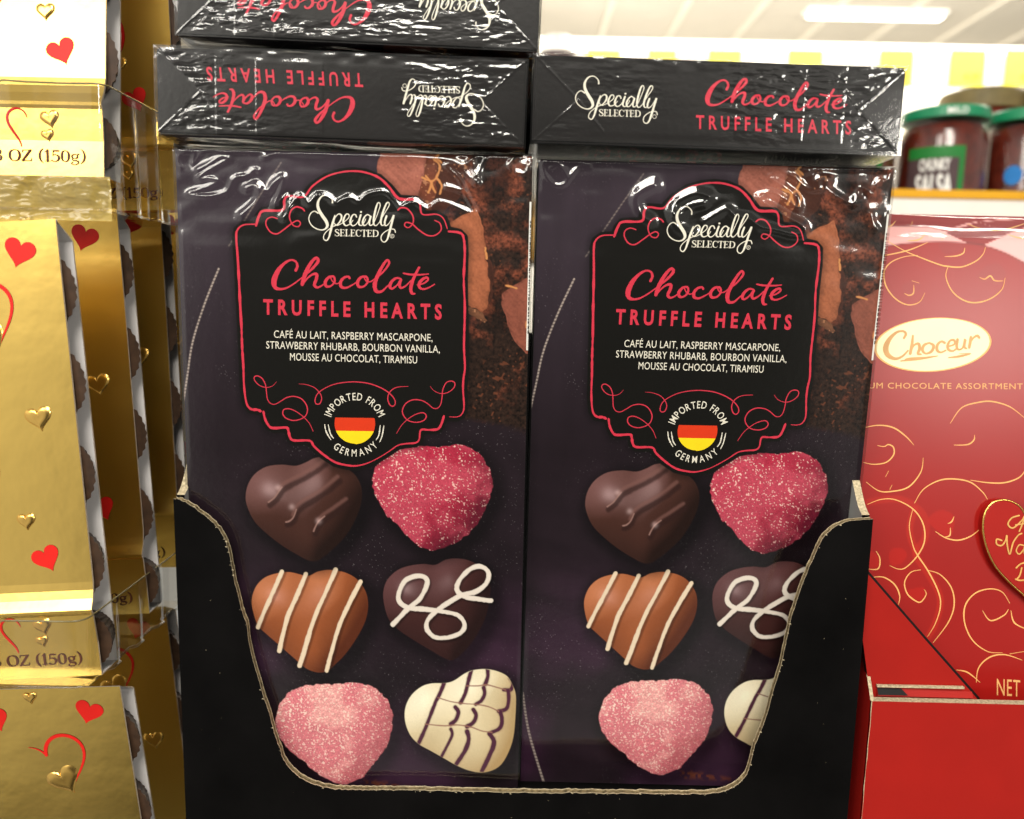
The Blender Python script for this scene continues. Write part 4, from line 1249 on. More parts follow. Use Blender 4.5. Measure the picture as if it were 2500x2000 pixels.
def make_gold_box():
    root = empty('gold_gift_box')
    p = np.array(PROFILE)
    cen = p.mean(0)
    k = len(p)
    th = .0007
    nrm = []
    for i in range(k):
        d = p[(i + 1) % k] - p[i - 1]
        nv = np.array([-d[1], d[0]]); nv /= np.linalg.norm(nv)
        nrm.append(nv)
    inn = p + np.array(nrm) * th
    m = MB()
    xs = [0, -GW]
    v = [(0, q[0], q[1]) for q in p] + [(-GW, q[0], q[1]) for q in p] + [(0, q[0], q[1]) for q in inn] + [(-GW, q[0], q[1]) for q in inn]
    for i in range(k):
        j = (i + 1) % k
        m.add(v, [(i, j, k + j, k + i)], 3 if i in (k - 4, k - 3) else 0)
        m.add(v, [(2 * k + i, 3 * k + i, 3 * k + j, 2 * k + j)], 1)
        m.add(v, [(i, 2 * k + i, 2 * k + j, j), (k + i, k + j, 3 * k + j, 3 * k + i)], 2)
    sl_ = m.build('sleeve', [M_GOLD, M_BOARD, M_BOARDE, M_GOLDBACK], root)
    for i, pl in enumerate(sl_.data.polygons):
        pl.use_smooth = False
    # white side tab folded in behind the opening
    m = MB()
    m.add([(-.0010, .0074, -.0080), (-.0010, .0002, -.143), (-.0125, .0002, -.143), (-.0125, .0074, -.0080)], [(0, 1, 2, 3)], 0)
    m.build('inner_tab', [M_BOARD], root)
    # sweets in pleated paper cups, seen through the open side
    cz = [-.021, -.050, -.079, -.108, -.134]
    for i, z in enumerate(cz):
        m = MB()
        r = .0138 if i < 4 else .010
        dy = -.0085 * (-z / .145)
        prof = [(r * .70, 0), (r * .74, .002), (r * .97, .0105), (r * .99, .0112)]
        m.lathe(prof, 120, (0, 0, 0), 0, .02, 30)
        yf = float(np.interp(-z, [0, .1165, .145], [0, .0081, .0100])) * -1 + .0016
        yb = float(np.interp(-z, [.0066, .080, .145], [.0085, .0042, .0010])) - .0011
        vv = [(q[0] - r + .0036, yb + (yf - yb) * q[2] / .0112, q[1] + z) for q in m.v]
        m.v = vv
        cup = m.build('paper_cup', M_CUP, root, smooth=False)
        m = MB()
        rr = r * .8
        m.lathe([(rr * math.sin(t), -rr * .62 * math.cos(t)) for t in np.linspace(.15, PI - .15, 12)], 28, (0, 0, 0))
        m.v = [(q[0] - r + .0028, (yf + yb) / 2 - q[2] * (yb - yf) * .42 / (rr * .62), q[1] + z) for q in m.v]
        m.build('foil_truffle', M_FOIL, cup, smooth=True)
    for a, b, w, rt in ((.0122, .0098, .0098, -.35), (.0138, .106, .0092, .38), (.0335, .059, .0088, -.2), (.045, .012, .0095, .3), (.058, .103, .0092, -.3)):
        m = MB(); flat_heart(m, a, b, w, rt); m.build('printed_heart', M_REDINK, root)
    for a, b, w, rt in ((.0115, .0610, .0086, .15), (.0190, .0935, .0060, .05), (.0245, .0365, .0120, .45), (.0315, .0035, .0050, .1), (.044, .088, .010, -.2)):
        m = MB(); raised_heart(m, a, b, w, rt); m.build('embossed_heart', M_GOLDB, root, smooth=True)
    for a, b, w, rt, t0, t1 in ((.0275, .032, .027, .35, -.75, 2.6), (.038, .083, .026, .25, -.4, 2.9)):
        m = MB(); swirl(m, a, b, w, rt, t0, t1, .0013); m.build('heart_outline', M_REDINK, root)
    m = MB(); swirl(m, .0245, .1305, .0125, -.25, 3.1, 6.0, .0008); m.build('heart_outline', M_REDINK, root)
    for a, b, w in ((.0165, .1275, .0062), (.0175, .1325, .0042)):
        m = MB(); raised_heart(m, a, b, w, .2, .0006); m.build('embossed_heart', M_GOLDB, root, smooth=True)
    m = MB()
    serif_text(m, '5.3 OZ (150g)', -.0395, -.0055, .1405, .1405, .0035, lambda u_, v_, l: panel_pt(-u_, v_, l), .00015, heavy=1.05)
    m.build('weight_lettering', M_BROWNINK, root)
    # round brand seal on the panel, only its edge shows on the box behind
    m = MB()
    cs = (.045, .0955 - .06)
    ring = [(cs[0] + .0135 * math.cos(t), cs[1] + .0135 * math.sin(t)) for t in np.linspace(0, 2 * PI, 40, endpoint=False)]
    return root


gold = make_gold_box()
GP = [  # location of the panel's top right corner, then yaw, pitch, roll
    ((-0.03099, -0.01551, -0.0244), (0.00468, 0.02847, -0.06824), 'nearest gold box of the middle tray, plain tan front, weight printed on its lip'),
    ((-0.02929, 0.01926, -0.01743), (0.00391, 0.02445, -0.05692), 'second gold box of the middle tray, showing just behind the nearest one'),
    ((-0.02754, 0.04955, -0.01016), (0.00249, 0.02252, -0.03802), 'third gold box of the middle tray, dark panel beside the black tray'),
    ((-0.0235, 0.0800, -0.0080), (0.0025, 0.0225, -0.030), 'last gold box of the middle tray, a sliver against the upright truffle carton'),
    ((-0.02300, -0.0070, -0.1805), (0.00197, 0.15, -0.055), 'gold box at the bottom left corner, red heart outline round an embossed heart'),
    ((-0.02818, 0.04148, -0.1715), (0.00124, 0.157, -0.035), 'narrow dark gold box low down between the corner gold box and the black tray'),
    ((-0.02128, 0.00497 + .0077, 0.13474 - .0005), (0.00016, -0.0500, -0.00179), 'gold box in the upper clear tray, glaring white with a faint pink heart'),
    ((-0.01931, 0.04141, 0.12918), (0.00293, 0.01489, -0.04158), 'olive gold box behind the glaring white one in the upper clear tray'),
]
G_GOLD = 'gold gift boxes queued in clear trays'
for i, (loc, rot, lab) in enumerate(GP):
    o = gold if i == 0 else copy_tree(gold)
    M = np.eye(4)
    M[:3, :3] = rot3(rot)
    M[:3, 3] = loc
    o.matrix_world = Matrix(M.tolist())
    clip_tag(o, lab, 'gift box', G_GOLD)
    if i == 7:                                       # the seal with the maker's name shows on this one only
        m = MB()
        c0 = (.0465, .0955)
        fnp = lambda u_, v_, l: panel_pt(u_, v_, l)
        d = ray(255, 92); t = (.0395 - CAM[1]) / d[1]
        loc_p = np.linalg.inv(rot3(rot)) @ (CAM + d * t - np.array(loc))
        c0 = (-loc_p[0] + .0012, -loc_p[2])
        ring = lambda r: [(c0[0] + r * math.cos(q), c0[1] + r * 1.05 * math.sin(q)) for q in np.linspace(0, 2 * PI, 48, endpoint=False)]
        m.poly(ring(.0098), fnp, .00012, 0)
        m.poly(ring(.0086), fnp, .00016, 1)
        # the maker's name set upright round the seal
        v, f = text_mesh('ROCHER', 1.0, 0)
        lo, hi = v[:, 0].min(), v[:, 0].max()
        m.add([fnp(c0[0] - .0052 + q[1] * .0036, c0[1] - .0052 + .0104 * (1 - (q[0] - lo) / (hi - lo)), .0002) for q in v], f, 2)
        s_ = m.build('brand_seal', [M_REDINK, M_WHITE, M_BROWNINK], o)


# ------------------------------------------------------------------ clear plastic trays
def clear_tray(label, x_r, y_f, y_b, z0, z1, tilt=0.0):
    root = empty('clear_tray', label, 'plastic tray', 'clear plastic trays of the gold boxes')
    root.location = (x_r - .08, y_f, z0)
    O = np.array(root.location)
    r = lambda p: tuple(np.asarray(p) - O)
    x_l = x_r - .17
    # plan of the wall: along the front, round the corner, back along the side with pressed ribs
    plan = []
    fx = np.linspace(x_l, x_r - .004, 60)
    for x in fx:
        w = (x_r - x) / .030
        rib = .0016 * max(0, math.cos((w - .95) * 2 * PI)) ** 6
        plan.append((x, y_f - rib))
    for a in np.linspace(0, PI / 2, 7)[1:]:
        plan.append((x_r - .004 + .004 * math.sin(a), y_f + .004 - .004 * math.cos(a)))
    for y in np.linspace(y_f + .006, y_b, 60):
        w = (y - y_f) / .0165
        rib = .0018 * sstep(.25, .55, np.array(math.cos(w * 2 * PI)))
        plan.append((x_r + float(rib), y))
    hs = [0, .06, .3, .6, .9, 1.0]
    k = len(plan)
    P = np.zeros((len(hs), k, 3))
    for i, h_ in enumerate(hs):
        for j, (x, y) in enumerate(plan):
            x_ = x if y < y_f + .005 else x_r + (x - x_r) * (1 - h_) ** .5
            P[i, j] = r((x_ + .0012 * h_, y - .0010 * h_ + .0006 * (1 - h_), z0 + (z1 - z0) * h_))
    wob = .0004 * noise(P[..., 0] * 1000, P[..., 2] * 1000, 14, 9, int(abs(z0) * 1e4) % 50)
    P[..., 1] += wob
    grid_mesh('wall', P, M_TRAYPL, root, smooth=True, flip=True)
    m = MB()
    m.tube([tuple(q) for q in P[-1]], .00028, 6)
    m.build('rim', M_RIM, root, smooth=True)
    m = MB()
    m.tube([tuple(q + np.array([0, 0, .0006])) for q in P[0]], .00045, 6)
    m.build('foot_edge', M_TRAYPL, root, smooth=True)
    m = MB()
    m.add([r((x_l, y_f + .002, z0 + .0004)), r((x_r, y_f + .002, z0 + .0004)), r((x_r, y_b, z0 + .0004)), r((x_l, y_b, z0 + .0004))], [(0, 1, 2, 3)])
    m.build('base_sheet', M_TRAYPL, root)
    return root


tray_up = clear_tray('clear plastic tray with ribbed sides holding the upper gold boxes, at the upper left', -.0175, -.0105, .085, -.0215, .0165)
clear_tray('clear plastic tray with a thin curved rim round the middle row of gold boxes', -.0225, -.0290, .1, -.1705, -.1475)

# crumpled film bunched under the glaring box, in front of the lip of the one behind it
M_CRUMPLE = bpy.data.materials.new('milky_crumpled_film')
M_CRUMPLE.use_nodes = True
nt_ = M_CRUMPLE.node_tree
b_ = nt_.nodes['Principled BSDF']
b_.inputs['Base Color'].default_value = (*lin((196, 172, 96)), 1)
b_.inputs['Roughness'].default_value = .16
b_.inputs['Specular IOR Level'].default_value = .9
t_ = nt_.nodes.new('ShaderNodeBsdfTransparent'); t_.inputs[0].default_value = (.95, .93, .85, 1)
x_ = nt_.nodes.new('ShaderNodeMixShader')
nz_ = nt_.nodes.new('ShaderNodeTexNoise'); nz_.inputs['Scale'].default_value = 120
mr_ = nt_.nodes.new('ShaderNodeMapRange'); mr_.inputs[3].default_value, mr_.inputs[4].default_value = .35, .95
nt_.links.new(nz_.outputs['Fac'], mr_.inputs[0]); nt_.links.new(mr_.outputs[0], x_.inputs[0])
nt_.links.new(t_.outputs[0], x_.inputs[1]); nt_.links.new(b_.outputs[0], x_.inputs[2])
nt_.links.new(x_.outputs[0], nt_.nodes['Material Output'].inputs[0])
c0_, c1_ = U(-120, 532, -.0085), U(268, 432, -.0085)
gx_, gz_ = np.meshgrid(np.linspace(c0_[0], c1_[0], 150), np.linspace(c1_[2], c0_[2], 50))
ax_, az_ = gx_ * 1000, gz_ * 1000
bump_ = .0011 * fbm(ax_ + 2 * noise(ax_, az_, 6, 5, 511), az_, 9, 5, 501, 4)
O_ = np.array(tray_up.location)
grid_mesh('folded_film', np.stack([gx_, -.0078 + bump_, gz_], -1) - O_, M_CRUMPLE, tray_up)

# ------------------------------------------------------------------ red heart-pattern box
RB = empty('red_chocolate_box', 'large red chocolate box with gold swirls, cream oval badge and gold rimmed heart', 'chocolate box')
YR, RTILT = .012, .10                                # depth of its face at the reference height, and how far it leans back
ZR = U(2300, 1700, YR)[2]
RN = np.array([0, math.cos(RTILT), -math.sin(RTILT)])
RP0 = np.array([.33, YR, ZR])


def rd(u, v, l=0.0):
    d = ray(u, v)
    t = ((RP0 - CAM) @ RN) / (d @ RN)
    return tuple(CAM + d * t - RN * l - np.array(RB.location))


tl_, br_ = rd(2010, 519), rd(2640, 1900)
RB.location = (.33, YR + .03, SHELF_Z)
tl_, br_ = np.array(rd(2010, 519)), np.array(rd(2640, 1900))
up = np.array([0, math.sin(RTILT), math.cos(RTILT)])
hh = (tl_ - br_) @ up
x0_, x1_ = tl_[0], br_[0] + .01
zb = (SHELF_Z + .012) - RB.location[2]
base_pt = br_ + up * ((zb - br_[2]) / up[2]); base_pt[0] = 0
top_pt = tl_.copy(); top_pt[0] = 0
m = MB()
dep = RN * .05
c8 = [np.array([x, 0, 0]) + p + q for q in (RN * .0004, dep) for p in (base_pt, top_pt) for x in (x0_, x1_)]
m.add(c8, [(0, 1, 3, 2), (5, 4, 6, 7), (2, 3, 7, 6), (0, 4, 5, 1), (0, 2, 6, 4), (1, 5, 7, 3)])
m.build('carton', M_REDC, RB)
nr_, nc_ = 520, 300
tt = np.linspace(0, 1, nr_)[:, None, None]
xx = np.linspace(x0_, x1_, nc_)[None, :, None]
P = top_pt * (1 - tt) + base_pt * tt + xx * np.array([1, 0, 0])
u, v = proj(P + np.array(RB.location))
C = np.zeros(u.shape + (3,))
C[:] = lin((150, 23, 19)) * (1 + .06 * fbm(u, v, 200, 200, 300))[..., None]
arc = spline(R7([(-60, 470), (150, 440), (330, 420), (500, 400), (620, 385), (800, 374), (980, 380), (1150, 400), (1300, 450), (1438, 520), (1600, 600), (1900, 760)]), 6)
arcp = np.vstack([arc, [[2800, 300], [1900, 300]]])
sd = seg_dist(u, v, arcp)
band = sstep(1.5, -1.5, sd)
pink = lin((240, 172, 168)); deep = lin((138, 18, 18))
bc = np.zeros_like(C); bc[:] = pink
for poly in (R7([(440, 100), (1500, 100), (1500, 215), (1300, 210), (1040, 245), (880, 300), (760, 270), (440, 268)]), R7([(880, 310), (1050, 390), (1150, 402), (1330, 318), (1120, 235)]), R7([(1330, 318), (1520, 250), (1520, 210), (1120, 235)])):
    q = sstep(1.2, -1.2, seg_dist(u, v, poly))[..., None]
    bc = bc * (1 - q) + deep * q
C = C * (1 - band)[..., None] + bc * band[..., None]
line_sd = np.abs(sd)
C = C * (1 - .35 * sstep(5, 0, line_sd))[..., None]
for poly, a in ((R7([(845, 380), (1015, 385), (1000, 430), (880, 460)]), .5), (R7([(580, 690), (640, 650), (700, 660), (700, 720), (640, 750), (600, 730)]), .3), (R7([(1120, 600), (1180, 540), (1260, 530), (1310, 600), (1260, 640), (1150, 630)]), .35)):
    q = sstep(2, -2, seg_dist(u, v, spline(poly, 4, True)))[..., None] * a
    C = C * (1 - q) + lin((140, 36, 34)) * q
for poly in (R8([(440, 515), (470, 480), (510, 475), (545, 500), (540, 560), (520, 580), (480, 560)]), R8([(283, 650), (300, 628), (335, 628), (355, 655), (330, 690), (290, 695)]), R8([(355, 800), (385, 790), (420, 785), (430, 810), (410, 840), (370, 830)]), R8([(190, 640), (230, 650), (245, 680), (235, 705), (190, 700)])):
    q = sstep(2, -2, seg_dist(u, v, spline(poly, 4, True)))[..., None] * .6
    C = C * (1 - q) + lin((176, 26, 17)) * q
for pts in (R8([(200, 440), (330, 430), (420, 490), (430, 580), (390, 650), (440, 730), (490, 830), (470, 930), (440, 985)]), R8([(385, 470), (365, 560), (395, 650)])):
    q = (1 - sstep(6, 11, seg_dist(u, v, spline(pts, 6), False)))[..., None] * .40
    C = C * (1 - q) + lin((186, 40, 24)) * q
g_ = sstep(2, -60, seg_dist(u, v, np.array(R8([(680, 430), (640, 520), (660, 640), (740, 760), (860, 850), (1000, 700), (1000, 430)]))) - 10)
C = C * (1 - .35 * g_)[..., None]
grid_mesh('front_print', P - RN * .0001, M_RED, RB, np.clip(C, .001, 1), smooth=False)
m = MB()
SW = [R7(p) for p in ([(400, 480), (520, 460), (640, 430), (760, 380)], [(460, 360), (600, 440), (720, 490), (840, 535), (900, 548), (1000, 552), (1100, 510), (1150, 460), (1165, 415)], [(1020, 420), (1010, 455), (960, 475), (880, 480)], [(690, 472), (600, 480), (510, 515), (460, 570), (455, 640), (480, 710), (540, 780), (620, 818), (700, 800), (740, 735)], [(650, 650), (700, 665)], [(598, 738), (630, 752), (660, 735), (662, 680)], [(905, 545), (888, 620), (930, 720), (1010, 785), (1100, 803), (1200, 775), (1280, 710), (1303, 630)], [(1125, 625), (1160, 638), (1200, 615), (1230, 648), (1290, 650)], [(620, 368), (700, 360), (745, 318)], [(860, 366), (880, 316)], [(1040, 250), (1120, 280), (1230, 295), (1340, 280), (1460, 240)], [(1325, 325), (1400, 348), (1480, 352)], [(440, 280), (500, 265), (535, 230)], [(640, 262), (655, 235)])]
SW += [R8(p) for p in ([(530, 122), (575, 60), (640, 38), (700, 34), (770, 55), (830, 100)], [(545, 210), (600, 208), (625, 190), (628, 170)], [(180, 140), (240, 130), (300, 140), (350, 175), (382, 210)], [(235, 212), (262, 216), (280, 208), (300, 220), (300, 250), (270, 280), (220, 288), (178, 280)], [(190, 360), (240, 395), (290, 398), (360, 380), (410, 320), (420, 262)], [(268, 338), (280, 315)], [(285, 390), (294, 372)], [(195, 450), (250, 430), (310, 432), (380, 470), (420, 530), (425, 600), (395, 660), (350, 705), (320, 712), (285, 698)], [(385, 445), (420, 390), (480, 355), (540, 347), (610, 360), (660, 400), (680, 430)], [(378, 470), (364, 540), (380, 620), (400, 660), (440, 720), (480, 800), (490, 860), (470, 930), (438, 985)], [(612, 352), (680, 362), (750, 362), (810, 340), (840, 300)], [(545, 500), (535, 520), (520, 528)], [(470, 560), (510, 585), (560, 595), (610, 580), (650, 550)], [(530, 545), (528, 575), (508, 582)], [(210, 745), (260, 745), (305, 775), (325, 820), (320, 855)], [(410, 715), (370, 725), (345, 765), (355, 810), (385, 838), (410, 845), (432, 815), (425, 795)], [(437, 716), (490, 735), (535, 790), (545, 860), (520, 930), (460, 1010)], [(770, 850), (740, 805), (690, 792), (630, 810), (590, 860), (588, 930), (620, 1000), (680, 1045), (740, 1050)], [(765, 875), (745, 900), (692, 920), (660, 880)], [(775, 880), (790, 930), (850, 960)], [(635, 1170), (645, 1110), (690, 1068), (750, 1058), (820, 1080)], [(555, 1120), (600, 1130), (650, 1170)], [(770, 1055), (830, 1045)], [(230, 640), (245, 670), (238, 710), (200, 712)])]
for k_, p in enumerate(SW):
    if k_ == 13:
        m.build('gold_swirls', M_GOLDINK, RB)
        m = MB()
    m.stroke(p, [1.3, 2.6, 3.4, 2.8, 1.1], rd, .00014 + 2e-6 * (k_ % 7), n=8)
m.build('gold_swirls', M_GOLDINK, RB)
m = MB()
ov = lambda k, dx=0, dy=0: R7([(795 + dx + 412 * k * math.cos(t) - 12 * math.sin(t), 1098 + dy + 190 * k * math.sin(t) - 18 * math.cos(t)) for t in np.linspace(0, 2 * PI, 60, endpoint=False)])
m.poly(ov(1.0), rd, .00018, 0)
m.poly(ov(.965, 0, -1), rd, .00022, 1)
badge = m.build('oval_badge', [M_GOLDINK, M_PLATE], RB)
m = MB()
CH = [([(592, 1052), (606, 1022), (585, 1003), (540, 1012), (490, 1060), (465, 1120), (480, 1170), (530, 1196), (580, 1180), (620, 1140)], [10, 12, 10, 12, 20, 26, 22, 14, 10, 8]), ([(655, 1035), (648, 1100), (636, 1160)], [9, 14, 14]), ([(640, 1140), (665, 1100), (695, 1092), (702, 1125), (690, 1160), (712, 1165)], [8, 9, 13, 14, 12, 8]),
      ([(770, 1085), (735, 1100), (722, 1135), (745, 1160), (785, 1145), (800, 1105), (770, 1085)], [8, 13, 14, 9, 13, 14, 8]), ([(878, 1085), (855, 1075), (828, 1098), (825, 1135), (850, 1152), (885, 1138)], [12, 10, 13, 14, 9, 8]), ([(905, 1110), (945, 1095), (945, 1068), (918, 1068), (900, 1100), (905, 1132), (935, 1142), (965, 1122)], [8, 8, 11, 9, 13, 13, 9, 8]),
      ([(968, 1062), (962, 1110), (975, 1132), (1005, 1118), (1022, 1060), (1015, 1110), (1030, 1125)], [13, 13, 9, 8, 13, 12, 8]), ([(1062, 1045), (1055, 1090), (1050, 1118)], [12, 14, 12]), ([(1055, 1085), (1080, 1050), (1105, 1035), (1120, 1048)], [8, 9, 12, 12]),
      ([(570, 1212), (700, 1196), (830, 1176), (760, 1184), (640, 1192), (600, 1200)], [6, 12, 4, 4, 7, 4]), ([(905, 1188), (980, 1180), (1060, 1160), (980, 1162)], [5, 11, 5, 3])]
for i, (p, w) in enumerate(CH):
    m.stroke(R7(p), np.array(w) * .3478 * 1.5, rd, .00028 + i * 2e-6)
m.build('lettering', mat('badge_gold_ink', lin((204, 156, 100)), .4, spec=.4, var=.08, vscale=300), badge)
m = MB()
a, b_ = R7([(250, 1404), (1424, 1410)])
text_into(m, 'PREMIUM CHOCOLATE ASSORTMENT', ((2050, 948.0), (2496, 950.5), 40 * .3478), rd, .00018, spacing=1.12)
m.build('lettering', M_GOLDTXT, RB)
m = MB()
a = R8([(718, 1222), (812, 1228)])
text_into(m, 'NET', (a[0], a[1], 70 * .60314 * .95), rd, .00018, spacing=1.1)
m.build('weight_lettering', M_GOLDTXT, RB)
# the raised heart with its greeting
hp = R8([(1010, 560), (985, 490), (930, 450), (860, 480), (835, 520), (800, 460), (760, 432), (720, 426), (680, 440), (652, 480), (644, 540), (656, 610), (690, 690), (750, 760), (830, 830), (880, 870), (940, 800), (1000, 690)])
hs_ = spline(hp, 5, True)
cen = hs_.mean(0)
m = MB()
k = len(hs_)
vs = [rd(a, b, .0002) for a, b in hs_] + [rd(a, b, .0022) for a, b in (hs_ - cen) * .985 + cen] + [rd(a, b, .0026) for a, b in (hs_ - cen) * .95 + cen]
m.add(vs, [(i, (i + 1) % k, k + (i + 1) % k, k + i) for i in range(k)] + [(k + i, k + (i + 1) % k, 2 * k + (i + 1) % k, 2 * k + i) for i in range(k)] + [tuple(2 * k + i for i in range(k))], 0)
M_GREET = mat('greeting_gold_ink', lin((214, 160, 82)), .35, spec=.6, var=.2, vscale=600)
hb = m.build('heart_plaque', M_REDC, RB, smooth=False)
m = MB()
loop = [rd(a, b, .0024) for a, b in (hs_ - cen) * .985 + cen]
m.tube(loop + loop[:1], .0004, 6)
m.build('gold_rim', M_GOLDB, hb, smooth=True)
m = MB()
GR = [([(790, 490), (760, 500), (745, 525), (765, 540), (800, 510), (812, 492), (800, 530), (790, 553)], 4), ([(842, 490), (828, 520), (815, 550)], 4), ([(775, 528), (810, 522), (845, 515)], 3.5),
      ([(720, 590), (700, 585), (700, 605), (720, 610), (735, 590), (740, 570), (742, 610), (752, 645), (765, 600), (785, 570), (800, 562)], 4), ([(808, 610), (790, 608), (778, 630), (790, 645), (808, 625), (812, 608), (810, 640), (822, 640), (840, 610), (850, 580), (840, 640)], 3.5),
      ([(800, 700), (792, 730), (780, 745)], 4), ([(778, 700), (800, 682), (840, 680), (868, 700), (850, 735), (800, 750), (775, 745)], 4)]
for p, w in GR:
    m.stroke(R8(p), w * .9, rd, .0028, n=7)
m.build('greeting_lettering', M_GREET, hb)

# clear film round the top of the red box catches the shop lamps
m_nr, m_nc = 90, 160
tt = np.linspace(0, .026, m_nr)[:, None, None]
xx = np.linspace(x0_, x1_, m_nc)[None, :, None]
P = top_pt * (1 - tt) + base_pt * tt + xx * np.array([1, 0, 0])
a, b = np.broadcast_to(xx[..., 0] * 1000, P.shape[:2]), np.broadcast_to(tt[..., 0] * 250, P.shape[:2])
hf = .0006 * sstep(14, 2, b) * fbm(a, b, 30, 5, 401, 2) + .0005 * np.exp(-((b - 2.0 - .02 * a) / 1.6) ** 2)
P = P - RN * (.0008 + np.maximum(hf, -.0003))[..., None]
grid_mesh('film_wrap', P, M_FILM, RB)

# ------------------------------------------------------------------ red corrugated tray
RT = empty('red_display_tray', 'red corrugated tray with a slanted inner flap, holding the red heart box', 'display tray')
YT = -.006
RT.location = (.36, YT, SHELF_Z)
OT = np.array(RT.location)
rt = lambda u_, v_, y: tuple(U(u_, v_, y) - OT)
m = MB()
cor = U(2128, 1712, YT)
xr_ = .47
zt = cor[2]
fw = [(cor[0], YT, zt), (xr_, YT, zt - .0005), (xr_, YT + .003, zt - .0005), (cor[0], YT + .003, zt)]
bw = [(p[0], p[1], SHELF_Z) for p in fw]
v = [tuple(np.array(p) - OT) for p in fw + bw]
m.add(v, [(4, 5, 1, 0)], 0); m.add(v, [(0, 1, 2, 3)], 1); m.add(v, [(7, 3, 2, 6)], 0); m.add(v, [(1, 5, 6, 2)], 0)
m.build('front_wall', [M_REDC, M_KRAFT], RT)
m = MB()
pr = spline(np.array([(.0, 0.0), (.003, .0052), (.007, .0115), (.012, .0190), (.020, .028), (.04, .036), (.07, .038)]), 5)
k = len(pr)
xo, xi = cor[0] - .0002, cor[0] + .0010
v = [tuple(np.array((x, YT + a + .0005, zt + b if q else SHELF_Z)) - OT) for x in (xo, xi) for q in (1, 0) for a, b in pr]
m.add(v, [(j + 1, j, k + j, k + j + 1) for j in range(k - 1)] + [(2 * k + j, 2 * k + j + 1, 3 * k + j + 1, 3 * k + j) for j in range(k - 1)], 0)
m.add(v, [(j, j + 1, 2 * k + j + 1, 2 * k + j) for j in range(k - 1)], 1)
m.build('side_wall', [M_REDC, M_KRAFT], RT)
# inner flap: slanted corner piece just behind the front wall
m = MB()
fy = YT + .0045
fp = [U(*q, fy) for q in [(2070, 1350), (2118, 1400), (2250, 1552), (2386, 1706), (2386, 1760), (2127, 1760), (2119, 1660), (2106, 1560), (2070, 1500)]]
k = len(fp)
v = [tuple(p - OT) for p in fp] + [tuple(p + np.array([0, .0022, 0]) - OT) for p in fp]
m.add(v, [tuple(range(k))[::-1]], 0); m.add(v, [tuple(range(k, 2 * k))], 0)
m.add(v, [(i, (i + 1) % k, k + (i + 1) % k, k + i) for i in range(k)], 2)
fq = [U(*q, fy + .0026) for q in [(2070, 1345), (2121, 1395), (2254, 1548), (2392, 1704), (2392, 1760), (2127, 1760), (2119, 1660), (2106, 1560), (2070, 1500)]]  # dark sheet behind the flap, painting the shadow gap along its edge
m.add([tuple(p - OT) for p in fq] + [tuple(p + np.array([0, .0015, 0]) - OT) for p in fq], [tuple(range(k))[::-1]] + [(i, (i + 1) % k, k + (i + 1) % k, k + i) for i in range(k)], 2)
m.build('inner_flap', [M_REDC, M_KRAFT, M_INKSHADE], RT)
# folded-in lip; a dark quad paints the shade inside its slot
m = MB()
a0, a1 = U(2140, 1678, fy), U(2372, 1688, fy)
q = [(a0[0], YT + .0031, zt + .0004), (a1[0], YT + .0031, zt + .0002), (a1[0], fy - .0002, a1[2]), (a0[0], fy - .0002, a0[2])]
m.add([tuple(np.array(p) - OT) for p in q], [(0, 1, 2, 3)], 0)
s0, s1 = U(2142, 1680, fy - .0006), U(2212, 1706, fy - .0006)
m.add([tuple(np.array(p) - OT) for p in [(s0[0], YT + .0028, zt + .0009), (s1[0], YT + .0028, zt + .0009), (s1[0] - .002, fy - .0004, s0[2]), (s0[0], fy - .0004, s0[2])]], [(0, 1, 2, 3)], 2)
c0, c1 = U(2140, 1676, fy - .0008), U(2352, 1682, fy - .0008)
m.box(tuple(np.array((c0[0], fy - .0014, c0[2])) - OT), tuple(np.array((c1[0], fy - .0004, c0[2] + .0007)) - OT), 1)
m.build('folded_lip', [M_REDC, M_KRAFT, M_INKSHADE], RT)
# worn paper along the corner fold
m = MB()
zq = zt
pts = []
while zq > SHELF_Z + .05:
    pts.append((cor[0] + .0001 + .00012 * random.uniform(-1, 1), zq)); zq -= .004
m.stroke(np.array(pts), [.0003 * random.uniform(.2, 1.2) for _ in pts], lambda u_, v_, l: tuple(np.array((u_, YT - .0001 - l, v_)) - OT), 0, n=3, rise=1e-6)
m.build('worn_fold', M_KRAFT, RT)

# ------------------------------------------------------------------ shelf they all stand on
m = MB()
m.box((-.5, -.07, SHELF_Z - .02), (.8, .33, SHELF_Z), 0)
clip_tag(m.build('shelf', mat('shelf_metal', lin((150, 148, 142)), .5, spec=.3, var=.05)), kind='structure')

# ------------------------------------------------------------------ behind: salsa shelf, price rail, ceiling
M_LID = mat('green_lid', lin((20, 132, 88)), .35, spec=.5, var=.08)
M_LID2 = mat('brown_green_lid', lin((110, 96, 60)), .5, spec=.3, var=.2, vscale=60)
M_SALSA = mat('red_brown_salsa', lin((92, 34, 22)), .3, spec=.5, var=.45, vscale=130)
M_GLASS = clear_mat('jar_glass', .05, tint=(.94, .92, .90), gain=1.8)
M_LABEL = mat('dark_jar_label', lin((74, 56, 58)), .5, spec=.3, var=.15)
M_GREEN = mat('green_label_band', lin((26, 116, 46)), .5, spec=.3, var=.08)
M_BLUE = mat('blue_label_dot', lin((40, 120, 190)), .5, spec=.3, var=.05)
M_MUST = mat('mustard_rail', lin((222, 162, 22)), .5, spec=.3, var=.06)
M_RAIL = mat('white_shelf_rail', lin((238, 232, 222)), .5, spec=.3, var=.03)
M_TAG = mat('yellow_price_tag', lin((242, 230, 84)), .5, spec=.2, var=.04)
M_TAGINK = mat('orange_tag_ink', lin((214, 150, 40)), .6, spec=.1, var=.05)
M_PANEL = mat('white_back_panel', lin((240, 236, 226)), .6, spec=.2, var=.03)
M_CEIL = mat('ceiling_tile', lin((210, 202, 186)), .8, spec=.1, var=.06, vscale=1.4)
